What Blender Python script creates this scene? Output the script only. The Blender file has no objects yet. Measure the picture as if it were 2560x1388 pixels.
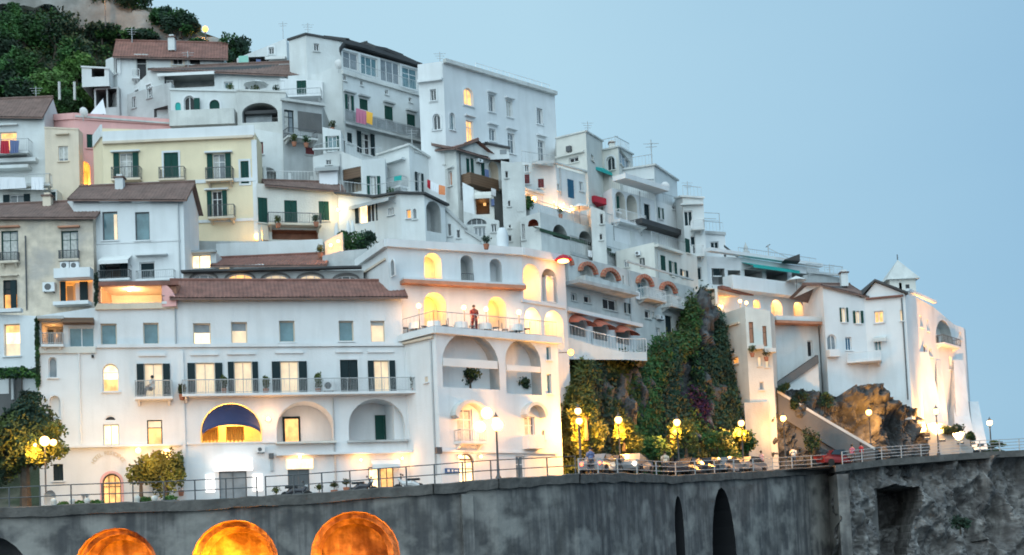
import bpy, bmesh, math, random
from mathutils import Vector, Matrix, noise
R = math.radians
sc = bpy.context.scene
C = sc.collection
random.seed(7)
# ---------------------------------------------------------------- camera
CZ = 3.5
W, H, F = 2560, 1388, 3555.56
PITCH, ROLL, SHY = R(4), R(2.5), 0.1943
cd = bpy.data.cameras.new('camera'); cam = bpy.data.objects.new('camera', cd); C.objects.link(cam)
M3 = Matrix.Rotation(R(90) + PITCH, 3, 'X') @ Matrix.Rotation(-ROLL, 3, 'Z')
cam.matrix_world = Matrix.Translation((0, 0, CZ)) @ M3.to_4x4()
cd.sensor_width = 36; cd.lens = 50; cd.shift_y = SHY; cd.clip_end = 20000; cd.clip_start = .5
cd.dof.use_dof = True; cd.dof.focus_distance = 19; cd.dof.aperture_fstop = 2.9
sc.camera = cam
# ---------------------------------------------------------------- world: dusk sky
w = bpy.data.worlds.new('World'); sc.world = w; w.use_nodes = True
nt = w.node_tree; nt.nodes.clear()
out = nt.nodes.new('ShaderNodeOutputWorld'); bg = nt.nodes.new('ShaderNodeBackground')
sky = nt.nodes.new('ShaderNodeTexSky'); sky.sky_type = 'NISHITA'; sky.sun_disc = False
sky.sun_elevation = R(4); sky.sun_rotation = R(205); sky.air_density = 1.0; sky.dust_density = 1.5; sky.ozone_density = 2
tc = nt.nodes.new('ShaderNodeTexCoord')
nz = nt.nodes.new('ShaderNodeTexNoise'); nz.inputs['Scale'].default_value = 2.2; nz.inputs['Detail'].default_value = 3
mp = nt.nodes.new('ShaderNodeMapping'); mp.inputs['Scale'].default_value = (1, 1, 2.5)
sepx = nt.nodes.new('ShaderNodeSeparateXYZ')
# thin high dusk cloud: pale blue veil over the clear sky, denser overhead and to the west (left)
grad = nt.nodes.new('ShaderNodeMath'); grad.operation = 'MULTIPLY_ADD'; grad.inputs[1].default_value = -1.15; grad.inputs[2].default_value = .42
add = nt.nodes.new('ShaderNodeMath'); add.operation = 'MULTIPLY_ADD'; add.inputs[1].default_value = .22
ramp = nt.nodes.new('ShaderNodeValToRGB')
ramp.color_ramp.elements[0].position = 0.0; ramp.color_ramp.elements[0].color = (.25, .465, .68, 1)
ramp.color_ramp.elements[1].position = 1.0; ramp.color_ramp.elements[1].color = (.51, .73, .855, 1)
_e = ramp.color_ramp.elements.new(.5); _e.color = (.45, .69, .835, 1)
mix = nt.nodes.new('ShaderNodeMix'); mix.data_type = 'RGBA'; mix.inputs[0].default_value = .88
sc_sky = nt.nodes.new('ShaderNodeVectorMath'); sc_sky.operation = 'SCALE'; sc_sky.inputs['Scale'].default_value = .12
L = nt.links
L.new(tc.outputs['Generated'], mp.inputs['Vector']); L.new(mp.outputs[0], nz.inputs['Vector'])
L.new(tc.outputs['Generated'], sepx.inputs[0]); L.new(sepx.outputs['X'], grad.inputs[0])
L.new(nz.outputs['Fac'], add.inputs[0]); L.new(grad.outputs[0], add.inputs[2]); L.new(add.outputs[0], ramp.inputs[0])
L.new(sky.outputs[0], sc_sky.inputs[0]); L.new(sc_sky.outputs[0], mix.inputs[6]); L.new(ramp.outputs[0], mix.inputs[7])
L.new(mix.outputs[2], bg.inputs[0]); bg.inputs[1].default_value = 1.1; L.new(bg.outputs[0], out.inputs[0])
sd = bpy.data.lights.new('sun', 'SUN'); sd.energy = 3.0; sd.angle = R(110); sd.color = (.80, .95, 1)
so = bpy.data.objects.new('sun', sd); C.objects.link(so); # the sun is below the horizon: this broad soft lamp is the bright western dusk sky behind the camera
so.rotation_euler = (R(62), 0, R(-12))
sc.view_settings.view_transform = 'Standard'; sc.view_settings.look = 'None'; sc.view_settings.exposure = 0.0
sc.view_settings.gamma = 1.0
try:
    sc.cycles.use_denoising = True; sc.cycles.max_bounces = 6; sc.cycles.diffuse_bounces = 3
    sc.cycles.sample_clamp_indirect = 6; sc.cycles.caustics_reflective = False; sc.cycles.caustics_refractive = False
except Exception: pass
# ---------------------------------------------------------------- pixel -> world
EYE = Vector((0, 0, CZ))
def ray(px, py):
    return M3 @ Vector(((px - W/2)/F, (H/2 - py + SHY*W)/F, -1))
def at(px, py, Y):
    r = ray(px, py); return EYE + r*(Y/r.y)
def atz(px, py, z):
    r = ray(px, py); return EYE + r*((z-CZ)/r.z)
def lerp(tab, x):
    if x <= tab[0][0]: return tab[0][1]
    for (a, b), (c, d) in zip(tab, tab[1:]):
        if x <= c: return b + (d-b)*(x-a)/(c-a)
    return tab[-1][1]
YR = [(-600, 86), (0, 86.5), (1000, 88), (1400, 94), (1700, 110), (1900, 118), (2100, 126), (2560, 134), (3000, 140)]
YP = [(-600, 1310), (0, 1275), (1000, 1215), (1440, 1184), (1700, 1178), (2100, 1155), (2560, 1120), (3000, 1090)]
def D(px, py): return lerp(YR, px) + max(0, lerp(YP, px)-py)*.036
# ---------------------------------------------------------------- materials
def mat(name, base, rough=.85, var=.12, vs=.6, streak=0., dirt=(.16, .15, .14), bump=0., bs=8., metal=0., patch=0., pcol=(.3, .28, .26), stripe=0., sr=(.48, .72), fine=0., emit=None, es=0., ev=0.):
    m = bpy.data.materials.new(name); m.use_nodes = True
    n = m.node_tree.nodes; l = m.node_tree.links; p = n['Principled BSDF']
    p.inputs['Roughness'].default_value = rough; p.inputs['Metallic'].default_value = metal
    g = n.new('ShaderNodeNewGeometry'); cur = None
    def noisef(scale, vec=(1, 1, 1), det=4, lo=.35, hi=.65):
        a = n.new('ShaderNodeMapping'); a.inputs['Scale'].default_value = vec; l.new(g.outputs['Position'], a.inputs['Vector'])
        t = n.new('ShaderNodeTexNoise'); t.inputs['Scale'].default_value = scale; t.inputs['Detail'].default_value = det; l.new(a.outputs[0], t.inputs['Vector'])
        mr = n.new('ShaderNodeMapRange'); mr.inputs['From Min'].default_value = lo; mr.inputs['From Max'].default_value = hi; l.new(t.outputs['Fac'], mr.inputs['Value'])
        return mr.outputs[0]
    def mixc(fac, scale, a, b):
        mu = n.new('ShaderNodeMath'); mu.operation = 'MULTIPLY'; mu.inputs[1].default_value = scale; l.new(fac, mu.inputs[0])
        x = n.new('ShaderNodeMix'); x.data_type = 'RGBA'; l.new(mu.outputs[0], x.inputs[0])
        if isinstance(a, tuple): x.inputs[6].default_value = (*a, 1)
        else: l.new(a, x.inputs[6])
        x.inputs[7].default_value = (*b, 1)
        return x.outputs[2]
    cur = mixc(noisef(vs), 1, tuple(base), tuple(max(0, c*(1-var)) for c in base))
    if streak: cur = mixc(noisef(1.6, (1, 1, .12), 5, *sr), streak, cur, dirt)
    if fine: cur = mixc(noisef(5.5, (1, 1, .06), 4, .46, .64), fine, cur, dirt)
    if patch: cur = mixc(noisef(.33, (1, 1, 1.2), 6, .5, .62), patch, cur, pcol)
    if stripe:
        wv = n.new('ShaderNodeTexWave'); wv.bands_direction = 'Z'; wv.inputs['Scale'].default_value = stripe; l.new(g.outputs['Position'], wv.inputs['Vector'])
        cur = mixc(wv.outputs['Fac'], .55, cur, tuple(c*.35 for c in base))
    l.new(cur, p.inputs['Base Color'])
    if bump:
        t = n.new('ShaderNodeTexNoise'); t.inputs['Scale'].default_value = bs; t.inputs['Detail'].default_value = 6; l.new(g.outputs['Position'], t.inputs['Vector'])
        b = n.new('ShaderNodeBump'); b.inputs['Strength'].default_value = bump; b.inputs['Distance'].default_value = .1
        l.new(t.outputs['Fac'], b.inputs['Height']); l.new(b.outputs[0], p.inputs['Normal'])
    if emit:
        p.inputs['Emission Color'].default_value = (*emit, 1)
        if ev:
            f = noisef(2.2, (1, 1, .7), 3, .25, .7)
            mr = n.new('ShaderNodeMapRange'); mr.inputs['To Min'].default_value = es*(1-ev); mr.inputs['To Max'].default_value = es*(1+ev*.5); l.new(f, mr.inputs['Value'])
            l.new(mr.outputs[0], p.inputs['Emission Strength'])
        else: p.inputs['Emission Strength'].default_value = es
    return m
MT = {}
def mk(k, *a, **kw): MT[k] = mat(k, *a, **kw)
mk('white', (.64, .665, .665), var=.1, streak=.3, dirt=(.40, .40, .38), patch=.22, pcol=(.47, .47, .44), bump=.25)
mk('clean', (.69, .71, .72), var=.08, streak=.24, dirt=(.42, .43, .42), patch=.1, pcol=(.55, .56, .56), bump=.15)
mk('cream', (.66, .65, .60), var=.12, streak=.3, dirt=(.42, .41, .38), bump=.3)
mk('aged', (.62, .63, .61), var=.2, streak=.5, dirt=(.35, .36, .35), patch=.4, pcol=(.42, .43, .42), bump=.4)
mk('grey', (.46, .48, .48), var=.25, streak=.45, dirt=(.24, .25, .25), bump=.4)
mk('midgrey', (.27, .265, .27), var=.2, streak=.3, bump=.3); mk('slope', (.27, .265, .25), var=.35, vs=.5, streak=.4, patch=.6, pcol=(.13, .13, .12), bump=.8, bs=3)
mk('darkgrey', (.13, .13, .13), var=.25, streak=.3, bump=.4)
mk('stained', (.66, .57, .46), var=.3, vs=1.3, streak=.45, dirt=(.36, .32, .28), patch=.65, pcol=(.36, .34, .325), bump=.5)
mk('beige', (.68, .58, .46), var=.1, streak=.3, dirt=(.36, .31, .26), bump=.3)
mk('yellow', (.78, .665, .46), var=.08, streak=.2, dirt=(.55, .47, .32), bump=.2)
mk('pink', (.76, .42, .40), var=.1, streak=.2, dirt=(.45, .25, .23), bump=.25)
mk('mint', (.30, .60, .50), var=.1, streak=.15)
mk('tile', (.25, .115, .09), var=.35, vs=1.5, streak=.3, dirt=(.13, .08, .07), bump=.4)
mk('tilebrown', (.20, .125, .105), var=.3, vs=1.5, streak=.3, dirt=(.10, .08, .07), bump=.4)
mk('terra', (.50, .24, .15), var=.25, vs=2)
mk('redbrick', (.52, .15, .09), var=.3, vs=3)
mk('slate', (.06, .062, .065), var=.3)
mk('green', (.004, .062, .048), rough=.9, var=.2, stripe=5)
mk('shdark', (.006, .024, .030), rough=.9, var=.2, stripe=5)
mk('shred', (.16, .018, .022), rough=.6, stripe=5)
mk('shblue', (.02, .12, .22), rough=.6, stripe=5)
mk('teal', (.02, .36, .33), rough=.8)
mk('navy', (.03, .045, .13), rough=.8, var=.3)
mk('canvas', (.72, .73, .72), rough=.9)
mk('wood', (.16, .09, .05), rough=.6, stripe=1.5)
mk('metal', (.10, .105, .11), rough=.5, metal=.4)
mk('rail', (.42, .44, .45), rough=.5, metal=.2)
mk('railwhite', (.75, .75, .75), rough=.5)
mk('dark', (.012, .013, .016), rough=.6)
mk('glass', (.035, .05, .06), rough=.06, var=.3)
mk('glassblue', (.13, .24, .27), rough=.1, var=.35, vs=1.2)
mk('glassgrey', (.22, .25, .27), rough=.15, var=.35, vs=1.2)
mk('curtain', (.55, .55, .52), rough=.9, var=.3, vs=5)
mk('cloth', (.78, .79, .82), rough=.9); mk('red', (.45, .02, .04)); mk('orange', (.75, .28, .12)); mk('mauve', (.42, .14, .22)); mk('ochre', (.75, .42, .06)); mk('bluecloth', (.12, .16, .30))
mk('warm', (.3, .2, .1), emit=(1, .52, .17), es=1.5, ev=.6)
mk('amber', (.3, .2, .1), emit=(1, .38, .07), es=1.1, ev=.7)
mk('pale', (.5, .45, .35), emit=(1, .70, .40), es=.75, ev=.3)
mk('bright', (.5, .45, .35), emit=(1, .68, .33), es=2.4, ev=.5)
mk('globe', (.9, .8, .6), emit=(1, .52, .14), es=5.5)
mk('bulb', (.9, .8, .6), emit=(1, .80, .52), es=14.)
mk('sodium', (.9, .6, .2), emit=(1, .40, .04), es=5.)
mk('signlit', (.9, .9, .9), emit=(1, .93, .88), es=1.5)
mk('asphalt', (.055, .055, .058), var=.25); mk('paint', (.75, .75, .72)); mk('kerb', (.33, .32, .30), var=.2)
mk('seawall', (.20, .19, .18), var=.6, vs=.9, streak=.85, sr=(.42, .62), fine=.45, dirt=(.055, .055, .058), patch=.7, pcol=(.31, .295, .27), bump=.7, bs=2.5)
mk('cap', (.13, .12, .11), var=.4, vs=1.2, streak=.3, dirt=(.03, .03, .03), bump=.8, bs=4)
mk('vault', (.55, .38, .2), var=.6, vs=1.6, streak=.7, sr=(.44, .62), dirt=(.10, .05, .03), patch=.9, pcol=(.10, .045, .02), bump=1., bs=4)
mk('rock', (.30, .29, .28), var=.6, vs=1., streak=.7, sr=(.44, .64), dirt=(.07, .066, .066), patch=.75, pcol=(.10, .095, .095), bump=1., bs=2.5)
mk('rockdark', (.13, .135, .14), var=.6, vs=.9, streak=.7, sr=(.44, .64), dirt=(.03, .032, .035), patch=.6, pcol=(.055, .058, .06), bump=1., bs=2.)
mk('hill', (.045, .06, .028), var=.5, vs=.25, patch=.6, pcol=(.14, .125, .10), bump=1.)
mk('leaf', (.040, .135, .028), var=.75, vs=.9, rough=.7); mk('leafdark', (.022, .062, .030), var=.7, vs=.7, rough=.7)
mk('leaflit', (.17, .19, .03), var=.6, vs=1., rough=.7); mk('leafolive', (.075, .105, .018), var=.7, vs=.8, rough=.7); mk('leafbright', (.085, .20, .035), var=.6, vs=1.1, rough=.7)  # yellowish leaf: lamp glow put into the colour of foliage beside lamps
mk('flower', (.055, .010, .05), var=.6, vs=2); mk('flowerwhite', (.6, .5, .5)); mk('bark', (.07, .055, .04), var=.4, vs=3)
mk('sea', (.02, .05, .07), rough=.15); mk('skin', (.45, .27, .19)); mk('carwhite', (.6, .6, .6), rough=.25, var=.02); mk('cardark', (.05, .05, .06), rough=.25, var=.02); mk('carsilver', (.22, .22, .23), rough=.3, var=.02); mk('carred', (.25, .03, .03), rough=.3, var=.02)
mk('tyre', (.02, .02, .02)); mk('taillight', (.4, .02, .01), emit=(1, .12, .04), es=9.); mk('headlight', (.9, .9, .8), emit=(1, .85, .6), es=40.); mk('pot', (.35, .15, .09)); mk('signblue', (.03, .10, .25)); mk('tablecloth', (.75, .42, .10)); mk('parchment', (.55, .50, .40))
# ---------------------------------------------------------------- mesh building
class MB:
    def __init__(s): s.v = []; s.f = []; s.m = []; s.mats = []
    def mi(s, k):
        if k not in s.mats: s.mats.append(k)
        return s.mats.index(k)
    def poly(s, pts, k):
        b = len(s.v); s.v += [Vector(p) for p in pts]; s.f.append(tuple(range(b, b+len(pts)))); s.m.append(s.mi(k))
    def box8(s, p, k, skip=()):
        b = len(s.v); s.v += [Vector(q) for q in p]; i = s.mi(k)
        for n_, f in enumerate([(0, 1, 2, 3), (7, 6, 5, 4), (0, 4, 5, 1), (1, 5, 6, 2), (2, 6, 7, 3), (3, 7, 4, 0)]):
            s.f.append(tuple(b+x for x in f)); s.m.append(i)
    def fbox(s, F_, u0, u1, z0, z1, o0, o1, k):
        s.box8([F_.p(u0, z0, o1), F_.p(u1, z0, o1), F_.p(u1, z0, o0), F_.p(u0, z0, o0), F_.p(u0, z1, o1), F_.p(u1, z1, o1), F_.p(u1, z1, o0), F_.p(u0, z1, o0)], k)
    def box(s, c, d, k, rz=0):
        m = Matrix.Rotation(rz, 3, 'Z'); c = Vector(c); x, y, z = d[0]/2, d[1]/2, d[2]/2
        s.box8([c + m @ Vector(q) for q in [(-x, -y, -z), (x, -y, -z), (x, y, -z), (-x, y, -z), (-x, -y, z), (x, -y, z), (x, y, z), (-x, y, z)]], k)
    def cyl(s, p, q, r, k, n=8, r2=None):
        p = Vector(p); q = Vector(q); r2 = r if r2 is None else r2; d = (q-p).normalized()
        a = d.orthogonal().normalized(); b_ = d.cross(a); i = s.mi(k); b = len(s.v)
        for c_, rr in ((p, r), (q, r2)):
            s.v += [c_ + (a*math.cos(t) + b_*math.sin(t))*rr for t in (2*math.pi*j/n for j in range(n))]
        for j in range(n):
            s.f.append((b+j, b+(j+1) % n, b+n+(j+1) % n, b+n+j)); s.m.append(i)
        s.f.append(tuple(b+j for j in range(n))[::-1]); s.m.append(i); s.f.append(tuple(b+n+j for j in range(n))); s.m.append(i)
    def tube(s, pts, rs, k, n=7):
        for (p, q), (r, r2) in zip(zip(pts, pts[1:]), zip(rs, rs[1:])): s.cyl(p, q, r, k, n, r2)
    def lathe(s, c, prof, k, n=12):
        c = Vector(c); b = len(s.v); i = s.mi(k)
        for r, z in prof: s.v += [c + Vector((r*math.cos(2*math.pi*j/n), r*math.sin(2*math.pi*j/n), z)) for j in range(n)]
        for a in range(len(prof)-1):
            for j in range(n): s.f.append((b+a*n+j, b+a*n+(j+1) % n, b+(a+1)*n+(j+1) % n, b+(a+1)*n+j)); s.m.append(i)
    def ball(s, c, r, k, n=10, sz=1.):
        s.lathe(c, [(r*math.sin(math.pi*a/6)+.0001, -r*sz*math.cos(math.pi*a/6)) for a in range(7)], k, n)
    def leaves(s, c, rad, n, size, k, shell=.55, flat=0.):
        c = Vector(c); i = s.mi(k); sd_ = random.random()*100
        for _ in range(n):
            while True:
                d = Vector((random.uniform(-1, 1), random.uniform(-1, 1), random.uniform(-1, 1)))
                if .05 < d.length < 1: break
            q = d.normalized()*(shell+(1-shell)*random.random()**.6)
            q *= .82 + .38*noise.noise(d.normalized()*1.9 + Vector((sd_, 0, 0)))
            p = c + Vector((q.x*rad[0], q.y*rad[1], q.z*rad[2]))
            a = Vector((random.gauss(0, 1), random.gauss(0, 1), random.gauss(0, 1))).normalized(); b_ = a.orthogonal().normalized()
            z = size*random.uniform(.6, 1.3); b = len(s.v)
            s.v += [p-a*z*.5, p+b_*z*.3, p+a*z*.5, p-b_*z*.3]; s.f.append((b, b+1, b+2, b+3)); s.m.append(i)
    def build(s, name, root=None, smooth=False, parent=None):
        o0 = root.location if root is not None else Vector((0, 0, 0))
        me = bpy.data.meshes.new(name); me.from_pydata([tuple(v-o0) for v in s.v], [], s.f)
        for k in s.mats: me.materials.append(MT[k])
        me.polygons.foreach_set('material_index', s.m)
        if smooth: me.polygons.foreach_set('use_smooth', [True]*len(s.f))
        me.update(); o = bpy.data.objects.new(name, me); C.objects.link(o)
        if parent is not None: o.parent = parent
        elif root is not None: o.parent = root
        return o
def tag(o, label=None, cat=None, group=None, kind=None):
    if label: o['label'] = label
    if cat: o['category'] = cat
    if group: o['group'] = group
    if kind: o['kind'] = kind
    return o
def thing(name, loc, label, cat, group=None, rz=0):
    o = bpy.data.objects.new(name, None); C.objects.link(o); o.location = loc; o.rotation_euler.z = rz; o.empty_display_size = .3
    return tag(o, label, cat, group)
def single(name, mb, label, cat, group=None, smooth=False, kind=None):
    # one-mesh thing with its origin at its base
    lo = Vector((sum(v.x for v in mb.v)/len(mb.v), sum(v.y for v in mb.v)/len(mb.v), min(v.z for v in mb.v)))
    me_o = mb.build(name, smooth=smooth); me_o.data.transform(Matrix.Translation(-lo)); me_o.location = lo
    return tag(me_o, label, cat, group, kind)
def lamp_light(loc, watts, root, color=(1, .42, .12), r=.18, name='light'):
    ld = bpy.data.lights.new(name, 'POINT'); ld.energy = watts; ld.color = color; ld.shadow_soft_size = r
    o = bpy.data.objects.new(name, ld); C.objects.link(o)
    if root is not None: o.parent = root; o.location = Vector(loc)-root.location
    else: o.location = loc
    return o
def spot(loc, aim, watts, root, color=(1, .62, .28), size=60, r=.1):
    ld = bpy.data.lights.new('spot', 'SPOT'); ld.energy = watts; ld.color = color; ld.shadow_soft_size = r; ld.spot_size = R(size); ld.spot_blend = .8
    o = bpy.data.objects.new('spot_light', ld); C.objects.link(o); o.parent = root; o.location = Vector(loc)-root.location
    o.rotation_euler = (Vector(aim)-Vector(loc)).to_track_quat('-Z', 'Y').to_euler(); return o
def copy_tree(o, parent=None):
    c = o.copy(); C.objects.link(c); c.parent = parent
    for ch in o.children: copy_tree(ch, c)
    return c
# ---------------------------------------------------------------- walls
def curve(op, n=12):
    u0, u1, z0, z1 = op['u0'], op['u1'], op['z0'], op['z1']; r = (u1-u0)/2
    h = min(r*op.get('hs', 1.), (z1-z0)*.95); zc = z1-h; uc = (u0+u1)/2
    return [(uc - r*math.cos(math.pi*i/n), zc + h*math.sin(math.pi*i/n)) for i in range(n+1)]
def outline(op):
    u0, u1, z0, z1 = op['u0'], op['u1'], op['z0'], op['z1']
    if op.get('a'): return [(u0, z0)] + curve(op) + [(u1, z0)]
    return [(u0, z0), (u0, z1), (u1, z1), (u1, z0)]
class Face:
    def __init__(s, a, b, za, zb):
        s.a = Vector((a.x, a.y, 0)); s.b = Vector((b.x, b.y, 0)); s.d = (s.b-s.a); s.L = s.d.length; s.d.normalize()
        s.n = Vector((s.d.y, -s.d.x, 0)); s.za = za; s.zb = zb; s.ops = []
    def p(s, u, z, o=0.): return s.a + s.d*u + s.n*o + Vector((0, 0, z))
    def hit(s, px, py, o=0.):
        r = ray(px, py); a = s.a + s.n*o; den = r.dot(s.n)
        if abs(den) < 1e-6: return None
        t = (a-EYE).dot(s.n)/den; q = EYE + r*t
        return ((q-s.a).dot(s.d), q.z, t)
    def rect(s, x0, y0, x1, y1):
        xm, ym = (x0+x1)/2, (y0+y1)/2
        return s.hit(x0, ym)[0], s.hit(x1, ym)[0], s.hit(xm, y1)[1], s.hit(xm, y0)[1]
    def wall(s, mb, zb, k):
        zt = max(s.za, s.zb) + .01; ops = []; tl = lambda u: s.za + (s.zb-s.za)*u/s.L
        def put(pts):
            if all(z <= tl(u)+1e-6 for u, z in pts): mb.poly([s.p(*q) for q in pts], k); return
            o_ = []
            for (a, b) in zip(pts, pts[1:]+pts[:1]):
                da, db = tl(a[0])-a[1], tl(b[0])-b[1]
                if da >= 0: o_.append(a)
                if (da >= 0) != (db >= 0): t = da/(da-db); o_.append((a[0]+(b[0]-a[0])*t, a[1]+(b[1]-a[1])*t))
            if len(o_) > 2: mb.poly([s.p(*q) for q in o_], k)
        for o in s.ops:
            o['u0'] = max(.04, o['u0']); o['u1'] = min(s.L-.04, o['u1']); o['z1'] = min(min(tl(o['u0']), tl(o['u1']))-.04, o['z1']); o['z0'] = max(zb+.02, o['z0'])
            if o['u1']-o['u0'] > .05 and o['z1']-o['z0'] > .05: ops.append(o)
        us = sorted({0, s.L} | {o[x] for o in ops for x in ('u0', 'u1')}); zs = sorted({zb, zt} | {o[x] for o in ops for x in ('z0', 'z1')})
        for i in range(len(us)-1):
            um = (us[i]+us[i+1])/2; run = None
            if us[i+1]-us[i] < 1e-4: continue
            for j in range(len(zs)-1):
                zm = (zs[j]+zs[j+1])/2; inside = any(o['u0'] < um < o['u1'] and o['z0'] < zm < o['z1'] for o in ops)
                if not inside:
                    if run is None: run = zs[j]
                if run is not None and (inside or j == len(zs)-2):
                    top = zs[j] if inside else zs[j+1]
                    put([(us[i], run), (us[i+1], run), (us[i+1], top), (us[i], top)]); run = None
        for o in ops:
            km = o.get('m', k); ol = outline(o); d = o['d']
            for (p, q) in zip(ol, ol[1:] + ol[:1]):
                mb.poly([s.p(*p), s.p(*q), s.p(q[0], q[1], -d), s.p(p[0], p[1], -d)], km)
            if o.get('a'):
                cv = curve(o)
                for p, q in zip(cv, cv[1:]): mb.poly([s.p(*p), s.p(*q), s.p(q[0], o['z1']), s.p(p[0], o['z1'])], k)
            if o.get('back'): mb.poly([s.p(u, z, -d) for u, z in ol], o['back'])
def ring(mb, f, op, o0, o1, wd, k, bottom=True):
    # frame following an opening's outline, wd wide, from depth o0 to o1
    ol = outline(op); uc = (op['u0']+op['u1'])/2; zc = (op['z0']+op['z1'])/2; hw = (op['u1']-op['u0'])/2; hh = (op['z1']-op['z0'])/2
    sx = (hw-wd)/hw; sz = (hh-wd)/hh; il = [(uc+(u-uc)*sx, zc+(z-zc)*sz) for u, z in ol]
    n = len(ol)
    for i in range(n if bottom else n-1):
        j = (i+1) % n
        mb.poly([f.p(*ol[i], o1), f.p(*ol[j], o1), f.p(*il[j], o1), f.p(*il[i], o1)], k)
        mb.poly([f.p(*il[i], o1), f.p(*il[j], o1), f.p(*il[j], o0), f.p(*il[i], o0)], k)
        mb.poly([f.p(*ol[i], o1), f.p(*ol[j], o1), f.p(*ol[j], o0), f.p(*ol[i], o0)], k)
HS = {}
class House:
    def __init__(s, name, label, cat, bot, corners, m='white', back=8., drop=5., cap=None, roof=None, gable=None, group=None, Y=None, closed=True):
        s.name = name; s.faces = []; s.m = m; s.items = []; pts = []; Y0 = Y if Y is not None else D(corners[0][0], bot)
        for px, ty, dy in corners:
            if dy == 'L': q = atz(px, ty, pts[-1].z)
            else: q = at(px, ty, Y0+dy)
            pts.append(q)
        zb = at(corners[0][0], bot, Y0).z - drop; s.zb = zb; s.pts = pts
        base = (pts[0]+pts[-1])/2; s.root = thing(name, (base.x, base.y, zb), label, cat, group)
        for a, b in zip(pts, pts[1:]): s.faces.append(Face(a, b, a.z, b.z))
        s.back = back; s.cap = cap; s.roof = roof; s.gable = gable; s.wallmb = MB(); s.Y0 = Y0; s.closed = closed
    def face(s, x, y):
        best = None
        for f in s.faces:
            h = f.hit(x, y)
            if h is None: continue
            e = max(0, -h[0], h[0]-f.L)
            if best is None or e < best[0]: best = (e, f)
        return best[1]
    def add(s, *items):
        for it in items: s.item(*it)
        return s
    def item(self_, k, x0, y0, x1, y1, **o):
        s = self_
        f = s.faces[o['f']] if 'f' in o else s.face((x0+x1)/2, (y0+y1)/2)
        u0, u1, z0, z1 = f.rect(x0, y0, x1, y1); w_ = u1-u0; rt = s.root; mb = MB()
        if k in ('win', 'shut'):
            sh = o.get('s'); d = o.get('d', .09 if k == 'shut' else .22); a0, a1 = u0, u1
            if sh:
                fr = o.get('fr_', .24); a0, a1 = u0+w_*fr, u1-w_*fr
                for (p, q) in ((u0, a0), (a1, u1)):
                    m2 = MB(); m2.fbox(f, p+.01, q-.01, z0+.02, z1-.02, .03, .08, sh); m2.build('shutter', rt)
            op = dict(u0=a0, u1=a1, z0=z0, z1=z1, a=o.get('a', 0), d=d, hs=o.get('hs', 1.)); f.ops.append(op)
            ww, hh = a1-a0, z1-z0
            if k == 'win':
                fk = o.get('fr', 'railwhite'); ring(mb, f, op, -d, -d+.07, min(.07, ww*.12), fk)
                n = o.get('n', 2); zt = z1-(min(ww/2, hh*.9) if op['a'] else 0)
                for i in range(1, n): u = a0+ww*i/n; mb.fbox(f, u-.03, u+.03, z0+.02, z1-.05, -d, -d+.06, fk)
                if o.get('t', hh > 1.6 and ww < hh): mb.fbox(f, a0+.03, a1-.03, z0+hh*.7-.025, z0+hh*.7+.025, -d, -d+.055, fk)
                wo = mb.build('window', rt); pn = MB(); pn.poly([f.p(u, z, -d+.02) for u, z in outline(op)], o.get('g', 'glass'))
                if o.get('cur'):
                    c0 = a0+ww*.08; c1 = a0+ww*(.08+.84*o['cur']); pn.fbox(f, c0, c1, z0+.05, z1-hh*.08, -d+.03, -d+.05, 'curtain')
                if o.get('blind'): pn.fbox(f, a0+.05, a1-.05, z1-hh*o['blind'], z1-.04, -d+.03, -d+.05, o.get('bk', 'curtain'))
                if 'low' in o: pn.fbox(f, a0+.05, a1-.05, z0+.04, z0+hh*o['low'], -d+.03, -d+.05, o.get('lk', 'bright'))
                pn.build('pane', rt, parent=wo)
            else:
                ck = o.get('c', 'green')
                if op['a']: mb.poly([f.p(u, z, -d+.03) for u, z in outline(op)], ck); ring(mb, f, op, -d, -d+.06, .06, ck); mb.build('shutter', rt)
                else:
                    mid = (a0+a1)/2
                    for p, q in ((a0, mid), (mid, a1)):
                        m2 = MB(); m2.fbox(f, p+.01, q-.01, z0+.02, z1-.02, -d+.01, -d+.06, ck)
                        for e in (z0+.02, (z0+z1)/2-.04, z1-.1): m2.fbox(f, p+.01, q-.01, e, e+.08, -d+.055, -d+.085, ck)
                        for e in (p+.01, q-.09): m2.fbox(f, e, e+.08, z0+.02, z1-.02, -d+.055, -d+.083, ck)
                        m2.build('shutter', rt)
            if o.get('sill', 1) and hh < 2.6:
                m2 = MB(); m2.fbox(f, a0-.1, a1+.1, z0-.09, z0-.005, .002, .13, o.get('sk', s.m)); m2.build('sill', rt)
            if o.get('r'):
                m2 = MB(); op2 = dict(op); e = .16; op2.update(u0=a0-e, u1=a1+e, z1=z1+e, z0=z0-(e if o['r'] > 1 else 0)); ring(m2, f, op2, .002, .05, e-.01, 'clean' if not o.get('rk') else o['rk'], bottom=o['r'] > 1); m2.build('surround', rt)
            if o.get('hood'):
                m2 = MB(); hz = z1+o['hood']; m2.fbox(f, u0-.15, u1+.15, hz, hz+.12, .002, .32, o.get('hk', s.m)); m2.build('hood', rt)
        elif k == 'room':
            d = o.get('d', 1.6); op = dict(u0=u0, u1=u1, z0=z0, z1=z1, a=o.get('a', 0), d=d, m=o.get('m', s.m), back=o.get('bm', o.get('m', s.m)), hs=o.get('hs', 1.)); f.ops.append(op)
            if o.get('Lw'): lamp_light(f.p((u0+u1)/2+o.get('lu', 0)*w_, z0+(z1-z0)*o.get('lz', .75), -d*o.get('lo', .5)), o['Lw'], rt, o.get('lc', (1, .42, .11)), .12, 'room_light')
            return op, f
        elif k in ('band', 'hood', 'slab'):
            oo = o.get('o', .12); mb.fbox(f, u0, u1, z0, z1, o.get('o0', .003), oo, o.get('m', s.m)); return mb.build(o.get('name', {'band': 'string_course', 'hood': 'hood', 'slab': 'slab'}[k]), rt)
        elif k == 'bal':
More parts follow.
